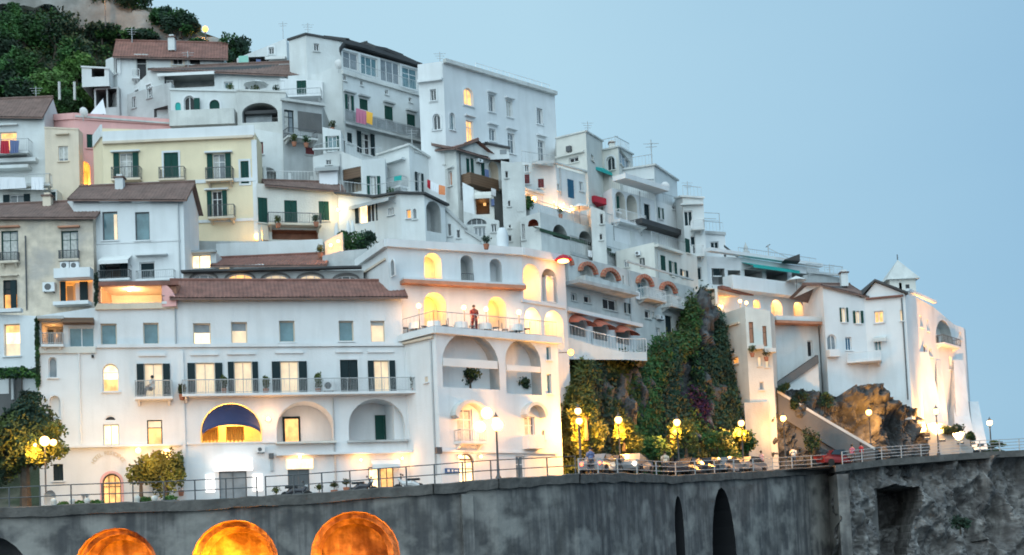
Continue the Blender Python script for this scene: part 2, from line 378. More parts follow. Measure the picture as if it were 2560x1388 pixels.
            oo = o.get('o', .9); hr = z1-z0; sl = .16; st = o.get('st', 'rail'); mb.fbox(f, u0, u1, z0, z0+sl, .003, oo, o.get('m', s.m))
            for u in (u0+.15, u1-.3):
                if st != 'solid': mb.poly([f.p(u, z0-.003, .004), f.p(u, z0-.35, .004), f.p(u, z0-.003, oo*.8)], o.get('m', s.m)); mb.poly([f.p(u+.15, z0-.003, .004), f.p(u+.15, z0-.35, .004), f.p(u+.15, z0-.003, oo*.8)], o.get('m', s.m)); mb.poly([f.p(u, z0-.35, .004), f.p(u+.15, z0-.35, .004), f.p(u+.15, z0-.003, oo*.8), f.p(u, z0-.003, oo*.8)], o.get('m', s.m))
            b = mb.build('balcony', rt); rm = MB(); rk = o.get('rk', 'metal'); zz = z0+sl+.002
            if st == 'rail': railing(rm, [f.p(u0+.03, zz, .03), f.p(u0+.03, zz, oo-.05), f.p(u1-.03, zz, oo-.05), f.p(u1-.03, zz, .03)], hr-sl, rk, o.get('sp', .13))
            elif st == 'glass':
                rm.fbox(f, u0+.02, u1-.02, zz, z1-.06, oo-.06, oo-.035, 'glassgrey'); rm.fbox(f, u0, u1, z1-.05, z1, oo-.08, oo-.02, rk)
            else:
                rm.fbox(f, u0, u1, zz, z1, oo-.14, oo-.003, o.get('pm', s.m)); rm.fbox(f, u0, u0+.13, zz, z1-.003, .005, oo-.142, o.get('pm', s.m)); rm.fbox(f, u1-.13, u1, zz, z1-.003, .005, oo-.142, o.get('pm', s.m))
            rm.build('railing' if st != 'solid' else 'parapet', rt, parent=b)
        elif k == 'awn':
            oo = o.get('o', 1.2); mk_ = o.get('m', 'canvas')
            mb.box8([f.p(u0, z0, oo), f.p(u1, z0, oo), f.p(u1, z1-.05, .02), f.p(u0, z1-.05, .02), f.p(u0, z0+.05, oo), f.p(u1, z0+.05, oo), f.p(u1, z1, .02), f.p(u0, z1, .02)], mk_)
            mb.fbox(f, u0, u1, z0-.22, z0-.002, oo-.01, oo+.01, mk_)
            for u in (u0+.04, u1-.04): mb.cyl(f.p(u, z0, oo-.03), f.p(u, z0-.25, .02), .02, 'rail', 5)
            mb.build('awning', rt)
        elif k == 'ac':
            mb.fbox(f, u0, u1, z0, z1, .05, .35, 'clean'); c = f.p((u0+u1)/2-.05, (z0+z1)/2, .355); r_ = (z1-z0)*.36
            pts = [c + f.d*r_*math.cos(t) + Vector((0, 0, r_*math.sin(t))) for t in (i*math.pi/8 for i in range(16))]; mb.poly(pts, 'metal')
            for u in (u0+.1, u1-.15): mb.fbox(f, u, u+.05, z0-.06, z0-.002, .003, .38, 'metal')
            mb.build('air_conditioner', rt)
        elif k == 'box':
            mb.fbox(f, u0, u1, z0, z1, o.get('o0', .003), o.get('o', .1), o.get('m', s.m)); return mb.build(o.get('name', 'panel'), rt)
        elif k == 'lamp':  # wall lamp: bracket + shade + light
            u, z = (u0+u1)/2, (z0+z1)/2; mb.cyl(f.p(u, z+.1, .005), f.p(u, z+.12, .28), .025, 'metal', 6); b = mb.build('wall_lamp', rt)
            m2 = MB(); m2.ball(f.p(u, z, .3), o.get('r', .13), o.get('g', 'globe'), 10); m2.build('lamp_globe', rt, parent=b, smooth=True)
            lamp_light(f.p(u, z, .5), o.get('Lw', 60), rt, o.get('lc', (1, .42, .12)), .12, 'lamp_light')
        elif k == 'pipe': mb.cyl(f.p(u0, z0, .08), f.p(u0, z1, .08), .055, o.get('m', 'rail'), 6); mb.build('drainpipe', rt)
        return f
    def done(s):
        HS.setdefault(s.name, s)
        mb = s.wallmb; m = s.m; bk = Vector((0, s.back, 0))
        for f in s.faces: f.wall(mb, s.zb, m)
        p = s.pts; n = len(p); lo = [Vector((q.x, q.y, s.zb)) for q in p]
        mb.poly([lo[0], p[0], p[0]+bk, lo[0]+bk], m); mb.poly([lo[-1], p[-1], p[-1]+bk, lo[-1]+bk], m)
        for i in range(n-1):
            if s.closed: mb.poly([lo[i]+bk, lo[i+1]+bk, p[i+1]+bk, p[i]+bk], m)
            mb.poly([p[i], p[i+1], p[i+1]+bk, p[i]+bk], m)
        if s.gable:
            for fi, gx, gy in s.gable:
                f = s.faces[fi]; u, z, _ = f.hit(gx, gy); mb.poly([f.p(0, f.za), f.p(f.L, f.zb), f.p(u, z)], m)
                mb.poly([f.p(0, f.za), f.p(u, z), f.p(u, z)+bk, f.p(0, f.za)+bk], m); mb.poly([f.p(f.L, f.zb), f.p(u, z), f.p(u, z)+bk, f.p(f.L, f.zb)+bk], m)
                mb.poly([f.p(0, f.za)+bk, f.p(f.L, f.zb)+bk, f.p(u, z)+bk], m)
                gm = MB(); ek = 'slate'
                for (ua, za) in ((-.3, f.za-.1), (f.L+.3, f.zb-.1)):
                    A, B = f.p(ua, za, .35), f.p(u, z+.05, .35); up = Vector((0, 0, .2))
                    gm.box8([A, B, B+bk, A+bk, A+up, B+up, B+up+bk, A+up+bk], ek)
                gm.build('roof', s.root)
        if s.cap:
            h, ov, ck = s.cap; cm = MB()
            for f in s.faces:
                cm.box8([f.p(-ov*.5, f.za-h, ov), f.p(f.L+ov*.5, f.zb-h, ov), f.p(f.L+ov*.5, f.zb-h, .004), f.p(-ov*.5, f.za-h, .004), f.p(-ov*.5, f.za+.03, ov), f.p(f.L+ov*.5, f.zb+.03, ov), f.p(f.L+ov*.5, f.zb+.03, .004), f.p(-ov*.5, f.za+.03, .004)], ck)
            cm.build('cornice', s.root)
        if s.roof:
            for r in (s.roof if isinstance(s.roof, list) else [s.roof]): tileroof(s, **r)
        mb.build('wall', s.root)
        return s
def railing(mb, pts, h, k, sp=.13, rb=.012, top=.03):
    up = Vector((0, 0, h))
    for a, b in zip(pts, pts[1:]):
        mb.cyl(a+up, b+up, top, k, 5); lo = Vector((0, 0, .08)); mb.cyl(a+lo, b+lo, top*.7, k, 4)
        n = max(1, int((b-a).length/sp))
        for i in range(n+1): p = a+(b-a)*i/n; mb.cyl(p, p+up, rb if i % 8 else rb*2, k, 4)
def tileroof(s, f=0, r=0, d=3., over=.45, m='tile', f2=None, end=.35, base=None):
    fa = s.faces[f]; fb = s.faces[f2 if f2 is not None else f]; n = fa.n; back = -n*d
    A = fa.p(-end, fa.za, over); B = fb.p(fb.L+end, fb.zb, over); mid = (fa.p(0, 0)+fb.p(fb.L, 0))/2 + back
    # ridge height from the pixel row r at the middle of the ridge
    g = Face(fa.p(0, 0)+back, fb.p(fb.L, 0)+back, 0, 0); xm = s.roof_x if hasattr(s, 'roof_x') else None
    ym = g.hit(*((proj(mid + Vector((0, 0, fa.za)))[0]), r))[1]
    zr = ym; slope = (zr-fa.za)/d; A.z -= slope*over; B.z -= slope*over
    rA = fa.p(-end, zr, -d); rB = fb.p(fb.L+end, zr, -d); bA = fa.p(-end, fa.za, -2*d); bB = fb.p(fb.L+end, fb.zb, -2*d)
    mb = MB(); Lh = (B-A).length; N = max(4, int(Lh/.13)); nn = Vector((0, 0, 1))
    i0 = len(mb.v); mi = mb.mi(m); rows = 5
    for j in range(rows+1):
        t = j/rows
        for i in range(N+1):
            q = (A+(B-A)*i/N)*(1-t) + (rA+(rB-rA)*i/N)*t
            mb.v.append(q + nn*(.022*(1 if i % 2 else -1) + .05 + random.uniform(-.01, .01)))
    for j in range(rows):
        for i in range(N):
            a = i0+j*(N+1)+i; mb.f.append((a, a+1, a+N+2, a+N+1)); mb.m.append(mi)
    dn = Vector((0, 0, -.12))
    mb.poly([A+dn, B+dn, rB+dn, rA+dn], 'slate'); mb.poly([A+dn, B+dn, B, A], 'tilebrown'); mb.poly([A+dn, rA+dn, rA+nn*.1, A+nn*.08], 'tilebrown'); mb.poly([B+dn, rB+dn, rB+nn*.1, B+nn*.08], 'tilebrown')
    mb.poly([rA, rB, bB, bA], m); mb.cyl(rA+nn*.08, rB+nn*.08, .12, m, 6)
    mb.build('roof', s.root)
    w2 = s.wallmb; q0, q1 = fa.p(0, fa.za-.01), fb.p(fb.L, fb.zb-.01)
    w2.poly([q0, fa.p(0, zr-.14, -d), fa.p(0, fa.za-.01, -2*d)], s.m); w2.poly([q1, fb.p(fb.L, zr-.14, -d), fb.p(fb.L, fb.zb-.01, -2*d)], s.m)
def proj(q):
    v = M3.transposed() @ (q-EYE); return (W/2 + F*v.x/-v.z, H/2 + SHY*W - F*v.y/-v.z)
def house(name, label, cat, bot, corners, m='white', items=(), **kw):
    h = House(name, label, cat, bot, corners, m, **kw); h.add2 = items
    for it in items:
        o = it[-1] if isinstance(it[-1], dict) else {}; a = it[:-1] if isinstance(it[-1], dict) else it
        h.item(*a, **o)
    return h.done()
# ================================================================ setting
def loft(name, P, ns, nt, k, amp=1., fs=.25, smooth=True, disp=None, amp2=.3):
    mb = MB(); i0 = mb.mi(k)
    for j in range(nt+1):
        for i in range(ns+1):
            s_, t = i/ns, j/nt; px, py, Y = P(s_, t); q = at(px, py, Y)
            n = noise.fractal(q*fs, 1., 2., 5)*amp + noise.noise(q*fs*5)*amp2 - abs(noise.noise(q*fs*2.1))*amp*1.1 + abs(noise.noise(Vector((q.x*fs*6, q.y*fs*6, q.z*fs*3))))*amp2*1.4 + abs(noise.noise(q*fs*13))*amp2*.8
            q = q + Vector((n*.25, -n, n*.2))
            if disp: q.y += disp(px, py)
            mb.v.append(q)
    for j in range(nt):
        for i in range(ns): a = j*(ns+1)+i; mb.f.append((a, a+1, a+ns+2, a+ns+1)); mb.m.append(i0)
    return mb
m = MB(); m.poly([(-9000, -300, 0), (9000, -300, 0), (9000, 12000, 0), (-9000, 12000, 0)], 'sea'); tag(m.build('sea'), kind='structure')
SKY_T = [(-900, -420), (-300, -230), (0, -120), (150, -60), (250, -30), (300, -8), (350, 14), (450, 62), (560, 100), (640, 135), (700, 240), (1000, 330), (1380, 430), (1500, 520), (1700, 620), (1760, 720), (1850, 740), (2050, 790), (2150, 880), (2250, 930), (2330, 1010), (2420, 1080), (2500, 1130), (2700, 1150)]
def PH(s, t):
    px = -900 + 3500*s; pt = lerp(SKY_T, px); pb = lerp(YP, px)+25; py = pt + (pb-pt)*t; return px, py, D(px, py)+5.5
tag(loft('hillside', PH, 90, 50, 'hill', 1.6, .12).build('hillside', smooth=True), kind='structure')
# land behind the crest so the hill is a solid from other sides
m = MB(); cr = [at(PH(i/60, 0)[0], PH(i/60, 0)[1], PH(i/60, 0)[2]) for i in range(61)]
for a, b in zip(cr, cr[1:]): m.poly([a, b, Vector((b.x*1.6, b.y+60, 0)), Vector((a.x*1.6, a.y+60, 0))], 'hill')
tag(m.build('hill_back'), kind='structure')
# ---- sea wall, road
WY = [(-500, 76), (0, 77), (1160, 80), (1440, 85.5), (1700, 100), (2095, 119)]
WT = [(-500, 1295), (180, 1262), (420, 1254), (720, 1238), (1080, 1211), (1240, 1198), (1440, 1186), (1560, 1184), (1680, 1190), (1770, 1184), (1900, 1178), (2095, 1164)]
cors = [(x, y, lerp(WY, x)) for x, y in WT]
sw = House('sea_wall', 'long dark weathered sea wall carrying the coast road, three glowing arches on its left', 'wall', 1620, [(x, y, Y-77) for x, y, Y in cors], 'seawall', back=.7, drop=1., Y=77, closed=False)
ribs = []
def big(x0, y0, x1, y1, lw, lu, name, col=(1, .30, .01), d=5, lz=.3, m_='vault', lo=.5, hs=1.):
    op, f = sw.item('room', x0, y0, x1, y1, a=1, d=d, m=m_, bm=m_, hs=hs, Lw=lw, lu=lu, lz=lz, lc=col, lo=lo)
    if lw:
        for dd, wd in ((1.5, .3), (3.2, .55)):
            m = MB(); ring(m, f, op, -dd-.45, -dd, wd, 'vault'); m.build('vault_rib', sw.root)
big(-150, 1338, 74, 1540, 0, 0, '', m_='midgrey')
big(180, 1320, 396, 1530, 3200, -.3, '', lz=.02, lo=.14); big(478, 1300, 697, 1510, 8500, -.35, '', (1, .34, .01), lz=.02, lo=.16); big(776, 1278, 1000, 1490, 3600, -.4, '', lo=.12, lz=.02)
big(1680, 1240, 1714, 1560, 0, 0, '', m_='dark', d=2.5, hs=3.5); big(1772, 1219, 1842, 1560, 0, 0, '', m_='dark', d=2.5, hs=3.2)
for a in [(1157, 1236, 1185, 1600, .25)]: sw.item('box', a[0], a[1], a[2], a[3], o=a[4], name='pilaster')
sw.done()
m = MB()
for f in sw.faces:
    if proj(f.p(0, f.za))[0] < 1700 or 1:
        e = .55; q = lambda u, z, o, g=f: g.p(u, z, o)
        ns_ = max(2, int(f.L/.7)); pr = None
        for i in range(ns_+1):
            u = f.L*i/ns_; zt_ = f.za+(f.zb-f.za)*i/ns_; j1, j2, j3 = (0, 0, 0) if i in (0, ns_) else (random.uniform(-.07, .05), random.uniform(-.05, .04), random.uniform(-.05, .04))
            c_ = [q(u, zt_-e+j1, .004), q(u, zt_-e+j1, .26+j3), q(u, zt_-.02+j2, .3+j3), q(u, zt_+.03+j2, .2), q(u, zt_+.02, -.6)]
            if pr:
                for k_ in range(4): m.poly([pr[k_], c_[k_], c_[k_+1], pr[k_+1]], 'cap')
            pr = c_
m.build('coping', sw.root)
# headland rock under the road on the right, with its cave
HT = [(2088, 1163), (2211, 1148), (2422, 1132), (2560, 1125), (2800, 1112), (3100, 1100)]
HY = [(2088, 115.5), (2300, 121), (2560, 124), (3100, 132)]
def PC(s, t):
    px = 2088 + 1000*s; return px, lerp(HT, px)+14 + 420*t, lerp(HY, px) - 2.5*t
def dc(px, py):
    d = 0
    if 2188 < px < 2288 - max(0, py-1240)*.18 and 1222 < py < 1400: d = 7. if py < 1330 - (px-2188)*.2 else 3.5
    return d - (1.6*max(0, 1-abs(px-2470)/24) if py < 1345 else 0)
hc = single('sea_cliff', loft('sea_cliff', PC, 300, 130, 'rock', 1.6, .2, disp=dc, amp2=.55), 'pale rocky cliff face with a dark cave, under the road at the far right', 'cliff', smooth=False)
m = MB(); pts = [at(x, y, lerp(HY, x)-1.3) for x, y in HT]
for a, b in zip(pts, pts[1:]):
    dn = Vector((0, 0, -.55)); bk = Vector((0, 3.2, 0)); m.box8([a+dn, b+dn, b+dn+bk, a+dn+bk, a, b, b+bk, a+bk], 'cap')
for x in (): 
    q = at(x, lerp(HT, x)+20, lerp(HY, x)-.6); m.box(q+Vector((0, 0, -4)), (1.2, 1.6, 8.), 'seawall')
single('road_coping', m, 'dark concrete ledge overhanging the pale rock at the road edge', 'ledge')
m = MB(); q = at(2092, 1300, 117); m.box((q.x, q.y, 5.2), (.9, 6, 10.6), 'seawall'); single('corner_pier', m, 'dark vertical pier where the sea wall meets the rock face', 'pier')
# road deck between wall and buildings
m = MB(); st = []
for px, py in WT+HT[1:]:
    Yw = lerp(WY, px)+.7 if px < 2090 else lerp(HY, px)-1; a = at(px, py, Yw-.7); a.z -= .12; a.y = Yw; st.append((a, Vector((a.x*1.08 + .3, max(Yw+9, lerp(YR, px)+2), a.z-.02))))
for (a, b), (c, d) in zip(st, st[1:]): m.poly([a, c, d, b], 'asphalt')
tag(m.build('road'), kind='structure')
def strip(t0, t1, dz, k, m):
    for (a, b), (c, d) in zip(st, st[1:]):
        z = Vector((0, 0, dz)); m.poly([a.lerp(b, t0)+z, c.lerp(d, t0)+z, c.lerp(d, t1)+z, a.lerp(b, t1)+z], k)
m = MB(); strip(.005, .13, .12, 'kerb', m); strip(.1299, .13, .06, 'kerb', m); strip(.87, 1., .12, 'kerb', m); tag(m.build('pavement'), kind='structure')
m = MB(); strip(.495, .51, .005, 'paint', m); strip(.15, .157, .005, 'paint', m); strip(.84, .847, .005, 'paint', m); tag(m.build('road_markings'), kind='structure')
# railings on the wall
def wallpt(px, dz=0., back=.35):
    if px < 2090: q = at(px, lerp(WT, px), lerp(WY, px)); q.y += back
    else: q = at(px, lerp(HT, px), lerp(HY, px)-1.3); q.y += .5
    q.z += dz; return q
def roadrail(x0, x1, n, label, h=1.15, k='metal', bars=2):
    m = MB(); r = thing('railing', wallpt(x0), label, 'railing'); P_ = [wallpt(x0+(x1-x0)*i/n) for i in range(n+1)]
    for i, p in enumerate(P_):
        pm = MB(); pm.cyl(p, p+Vector((0, 0, h)), .045, k, 6); pm.build('post', r)
    for z in [h*(i+1)/bars for i in range(bars)]:
        for a, b in zip(P_, P_[1:]): m.cyl(a+Vector((0, 0, z-.02)), b+Vector((0, 0, z-.02)), .03, k, 5)
    m.build('rails', r)
roadrail(-60, 640, 9, 'thin metal railing along the sea wall left of the blue-grey shop door'); roadrail(662, 1440, 11, 'thin metal railing along the sea wall in front of the white tower'); roadrail(1448, 2080, 13, 'railing of the road below the green cliff', 1.0, 'rail', 3)
roadrail(2110, 2900, 16, 'pale railing at the far right end of the road', 1.05, 'rail', 4)
# upper left bare slope with the road wall
def PS(s, t):
    tp = [(-400, -260), (130, -50), (250, -28), (300, -2), (350, 20), (450, 68), (560, 104), (610, 128), (650, 150)]; bt = [(-400, 0), (130, 15), (200, 70), (330, 92), (450, 122), (560, 150), (650, 175)]
    px = -400+1050*s; a, b = lerp(tp, px), lerp(bt, px); return px, a+(b-a)*t, D(px, b)+4-1.5*t
tag(loft('rock_slope', PS, 80, 14, 'slope', .8, .25, amp2=.15).build('rock_slope', smooth=True), kind='structure')
# ---- central cliff
CR = [(728, 1744, 1756), (760, 1722, 1776), (800, 1712, 1792), (850, 1700, 1808), (872, 1640, 1816), (890, 1560, 1822), (905, 1500, 1832), (925, 1425, 1846), (1000, 1400, 1872), (1060, 1400, 1884), (1140, 1395, 1896), (1215, 1390, 1900)]
def rowlr(py):
    return lerp([(r[0], r[1]) for r in CR], py), lerp([(r[0], r[2]) for r in CR], py)
def cliffY(px, py): 
    L_, R_ = rowlr(py); e = (px-L_)/(R_-L_+1); ed = max(0, .12-min(e, 1-e))/.12
    return lerp(YR, px)+2.2+(1180-py)*.012 + ed**2*5
def PK(s, t):
    py = 728+487*t**.92; L_, R_ = rowlr(py); px = L_+(R_-L_)*s; return px, py, cliffY(px, py)
single('green_cliff', loft('green_cliff', PK, 110, 90, 'rockdark', 2.2, .16, amp2=.5), 'tall rock cliff with a pointed top, hung with plants behind the street lamps', 'cliff')
lm = MB(); N = noise.noise
def inside(px, py): 
    L_, R_ = rowlr(py); return L_ < px < R_
for _ in range(6500):
    py = random.uniform(735, 1195); L_, R_ = rowlr(py); px = random.uniform(L_, R_); q = at(px, py, cliffY(px, py))
    g = N(Vector((px*.011, py*.005, 3))) + .35*N(Vector((px*.03, py*.012, 9)))
    edge = (px-L_)/(R_-L_)
    if py < 908 and px < 1632: continue
    if py < 900 and 1712 < px < 1785 and g < .02 and edge < .8: continue
    bare = 1690 < px < 1810 and 820 < py < 1010 and edge < .74
    if bare and g < .12: continue
    if g < -.62: continue
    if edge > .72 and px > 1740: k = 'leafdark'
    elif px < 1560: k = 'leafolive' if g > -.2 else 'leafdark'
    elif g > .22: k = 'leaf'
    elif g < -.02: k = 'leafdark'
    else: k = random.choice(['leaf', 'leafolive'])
    if 1688 < px < 1760 and abs((py-1005)-(px-1722)*1.1) < 30 and 960 < py < 1062: k = 'flower'
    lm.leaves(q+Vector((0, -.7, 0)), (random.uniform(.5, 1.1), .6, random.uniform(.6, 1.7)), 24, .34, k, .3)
tag(lm.build('cliff_plants'), 'hanging shrubs and creepers covering the cliff, with a purple patch', 'plants', kind='stuff')
# ================================================================ houses, top left
house('white_house', 'white house with a long red tile roof, highest on the left of the hill', 'house', 250, [(264, 150, 1.5), (292, 137, 0), (560, 143, 'L')], 'white', [
    ('win', 284, 142, 296, 186, dict(f=0, g='dark', n=1)), ('win', 341, 140, 367, 200, dict(g='dark', fr='aged', n=1, r=1, rk='aged', sill=0)), ('win', 432, 146, 457, 162, dict(g='dark', r=2, rk='beige')), ('win', 475, 147, 500, 162, dict(g='dark', fr='dark')), ('bal', 330, 178, 350, 202, dict(o=.6, rk='railwhite'))],
    roof=dict(f=1, r=107, d=3.2, m='tile'))
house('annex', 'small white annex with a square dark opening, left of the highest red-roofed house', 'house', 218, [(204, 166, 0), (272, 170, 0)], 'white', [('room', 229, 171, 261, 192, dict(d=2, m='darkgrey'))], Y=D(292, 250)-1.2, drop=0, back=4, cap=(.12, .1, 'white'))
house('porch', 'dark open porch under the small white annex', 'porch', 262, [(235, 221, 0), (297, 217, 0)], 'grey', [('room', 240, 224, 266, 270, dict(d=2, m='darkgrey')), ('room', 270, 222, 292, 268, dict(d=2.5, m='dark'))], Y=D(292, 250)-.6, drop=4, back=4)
house('gabled_house', 'white house with a dark tiled roof edge sloping down to a grey stone side', 'house', 290, [(300, 250, 3), (382, 172, 0), (742, 190, 0)], 'white', [
    ('room', 404, 184, 536, 219, dict(d=2., m='aged')), ('awn', 398, 182, 540, 190, dict(o=.8)), ('box', 404, 183, 412, 219, dict(o=.12, name='pillar')), ('win', 415, 200, 433, 214, dict(g='dark', n=1, f=1)),
    ('shut', 742-2, 201, 767, 248, {}), ('win', 322, 240, 333, 262, dict(f=0, r=1)), ('win', 338, 225, 348, 252, dict(f=0, r=1)), ('win', 366, 212, 378, 240, dict(f=0, r=1)), ('win', 560, 204, 582, 222, dict(g='glassblue')), ('win', 610, 208, 634, 226, dict(g='glass'))],
    roof=dict(f=1, r=163, d=2.6, m='tilebrown'))
house('terrace_house', 'white house with a terrace of furniture under the dark tiled gable', 'house', 300, [(700, 196, 0), (806, 202, 0)], 'clean', [('shut', 742, 201, 766, 247, {}), ('bal', 703, 232, 806, 252, dict(o=1.1, st='rail', rk='rail'))], Y=D(560, 290)-1)
house('arcade_house', 'white house with two arched dark windows above a pale balcony wall', 'house', 320, [(426, 222, 0), (596, 226, 0)], 'white', [
    ('win', 460, 240, 487, 282, dict(a=1, g='dark', r=1, f=0)), ('box', 487, 248, 501, 282, dict(o=.3, o0=.2, m='green', name='shutter')), ('shut', 524, 250, 549, 286, dict(a=1, r=1)), ('bal', 431, 284, 592, 322, dict(o=1.1, st='solid', m='aged', pm='aged')), ('shut', 438, 256, 452, 284, dict(c='teal', a=1))], Y=D(500, 320)-3, back=3, cap=(.15, .12, 'white'))
house('stone_house', 'worn grey stone house part with narrow openings beside the arched windows', 'house', 300, [(318, 236, 2.5), (428, 205, 0)], 'grey', [('win', 330, 242, 340, 270, {}), ('win', 368, 214, 380, 245, {}), ('room', 385, 268, 420, 290, dict(m='darkgrey'))], Y=D(428, 310)-.5)
house('loggia_house', 'cream house with one wide arched loggia', 'house', 340, [(592, 224, 0), (714, 229, 0)], 'aged', [
    ('room', 605, 257, 694, 306, dict(a=1, d=2.4, m='grey', hs=.6)), ('box', 610, 281, 676, 305, dict(o=-.8, o0=-.9, m='glassgrey', name='glazing')), ('box', 610, 273, 690, 281, dict(o=-.3, o0=-1.4, m='slate', name='awning'))], Y=D(600, 330)-3.4, cap=(.12, .1, 'aged'))
house('grey_house', 'narrow grey rendered house with a tall window and a small planted balcony', 'house', 410, [(704, 248, 0), (806, 262, 'L')], 'grey', [
    ('win', 711, 275, 735, 332, dict(g='glassgrey', cur=.5, fr='shdark')), ('bal', 708, 332, 782, 356, dict(o=1.1, m='aged')), ('shut', 764, 368, 786, 387, dict(c='shred')), ('box', 745, 282, 804, 330, dict(o=.06, m='darkgrey', name='panel'))], Y=D(700, 400)-2.6, cap=(.18, .3, 'aged'))
house('vaulted_house', 'white house with a vaulted front and one deep red window', 'house', 450, [(636, 322, 0), (712, 336, 0)], 'white', [
    ('win', 638, 355, 658, 386, dict(g='shred', fr='shred')), ('room', 640, 418, 690, 452, dict(a=1, d=1.4, hs=.7))], Y=D(640, 440)-1)
house('tall_blank_house', 'tall blank pale wall topped by a square block, near the skyline', 'house', 340, [(720, 190, 0), (800, 184, 0), (862, 150, 0)], 'white', [], Y=D(800, 330)+1)
house('rooftop_block', 'square pale block with a hipped top and one small window, on the skyline', 'house', 200, [(722, 98, 0), (765, 84, 'L'), (852, 100, 0)], 'white', [('win', 785, 109, 798, 128, dict(f=1))], Y=D(800, 330)+2, cap=(.15, .15, 'slate'))
house('mint_house', 'pale house with a mint green terrace wall and a sloping roofline on the skyline', 'house', 200, [(592, 146, 0), (716, 96, 0)], 'white', [
    ('box', 597, 140, 621, 168, dict(o=.05, m='mint', name='panel')), ('room', 622, 142, 672, 170, dict(m='darkgrey', d=1.5)), ('win', 672, 119, 685, 136, dict(r=2)), ('awn', 668, 146, 718, 154, {})], Y=D(640, 250)+3.5)
house('roof_terrace', 'white roof terrace wall with glass rail and laundry, left of the blank wall', 'terrace', 250, [(618, 168, 0), (720, 172, 0), (803, 196, 0)], 'white', [('bal', 700, 165, 802, 190, dict(o=.6, rk='rail'))], Y=D(640, 250)+1.2, drop=2)
house('long_house', 'long white house with a black roof edge and glass veranda, running down from the skyline', 'house', 400, [(856, 178, 0), (1062, 238, 'L')], 'white', [
    ('win', 862, 238, 884, 296, dict(g='glass', s='green', fr_=.3, hood=.15, hk='grey')), ('shut', 899, 248, 919, 276, dict(hood=.15, hk='grey')), ('shut', 962, 266, 982, 322, dict(hood=.2, hk='grey')), ('shut', 1018, 286, 1038, 342, dict(hood=.2, hk='grey')),
    ('win', 859, 190, 865, 202, dict(g='dark', n=1)), ('win', 901, 203, 907, 214, dict(g='dark', n=1)), ('win', 963, 225, 970, 237, dict(g='dark', n=1)), ('win', 1022, 244, 1029, 256, dict(g='dark', n=1)),
    ('win', 892, 332, 936, 386, dict(g='dark', s='shdark', hood=.1, hk='grey', cur=.5)), ('shut', 868, 332, 880, 360, dict(c='shdark'))], cap=(.3, .25, 'aged'))
LH = House('veranda', 'glass veranda under the black roof edge of the long white house', 'veranda', 235, [(852, 118, 0), (1050, 172, 6.)], 'white', back=6, drop=2.5, Y=D(856, 400)+1.6)
LH.add(('win', 858, 130, 900, 175, dict(g='glassgrey')), ('win', 905, 140, 940, 190, dict(g='glassblue', n=3)), ('win', 950, 150, 1000, 208, dict(g='glassgrey', n=3)), ('win', 1005, 168, 1042, 222, dict(g='glassblue', n=2))) if 0 else [LH.item(*a[:-1], **a[-1]) for a in [('win', 858, 130, 896, 172, dict(g='glassgrey', sill=0)), ('win', 903, 142, 944, 188, dict(g='glassblue', n=3, sill=0)), ('win', 952, 152, 1000, 206, dict(g='glassgrey', n=3, sill=0)), ('win', 1006, 170, 1044, 220, dict(g='glassblue', n=2, sill=0))]]
LH.done(); m = MB(); rp = [at(x, y, LH.Y0-.5+6*(x-852)/198) for x, y in ((848, 128), (862, 108), (905, 118), (1056, 166))]
for a, b in zip(rp, rp[1:]): m.box8([a, b, b+Vector((0, 6, 0)), a+Vector((0, 6, 0)), a+Vector((0, 0, .3)), b+Vector((0, 0, .3)), b+Vector((0, 6, .3)), a+Vector((0, 6, .3))], 'slate')
m.build('roof', LH.root)
m = MB(); p0, p1, p2 = [at(x, y, LH.Y0-1.4+5.6*(x-852)/198) for x, y in ((858, 172), (948, 204), (1046, 232))]; railing(m, [p0, p1, p2], 1.0, 'rail', .2); m.build('railing', LH.root)
house('upper_house', 'pale house with a black zigzag roofline behind the glass veranda', 'house', 200, [(815, 92, 0), (870, 100, 0), (900, 112, 0), (915, 106, 0), (935, 118, 0), (960, 122, 1), (1000, 138, 2), (1052, 164, 3)], 'white', [], Y=D(856, 400)+6.5, cap=(.25, .3, 'slate'), back=5)
house('small_terrace_house', 'narrow white house with a light blue window under a small planted terrace', 'house', 420, [(806, 318, 0), (852, 326, 0)], 'white', [('win', 814, 340, 848, 378, dict(g='glassblue', s='green', fr_=.16))], Y=D(810, 400)-2.2)
h = house('long_balcony', 'long mauve balcony slab with glass rail below the shuttered windows of the long house', 'balcony', 311, [(862, 302, 0), (1066, 352, 'L')], 'grey', [], Y=D(856, 400)-1.1, back=1.0, drop=-.1)
m = MB(); railing(m, [h.pts[0], h.pts[1]], 1.0, 'rail', .14); m.build('railing', h.root)
m = MB(); q = h.faces[0]; m.fbox(q, .1, q.L-.1, h.pts[0].z+.05, h.pts[0].z+.95, -.05, -.03, 'glassgrey'); m.build('glass_panel', h.root)
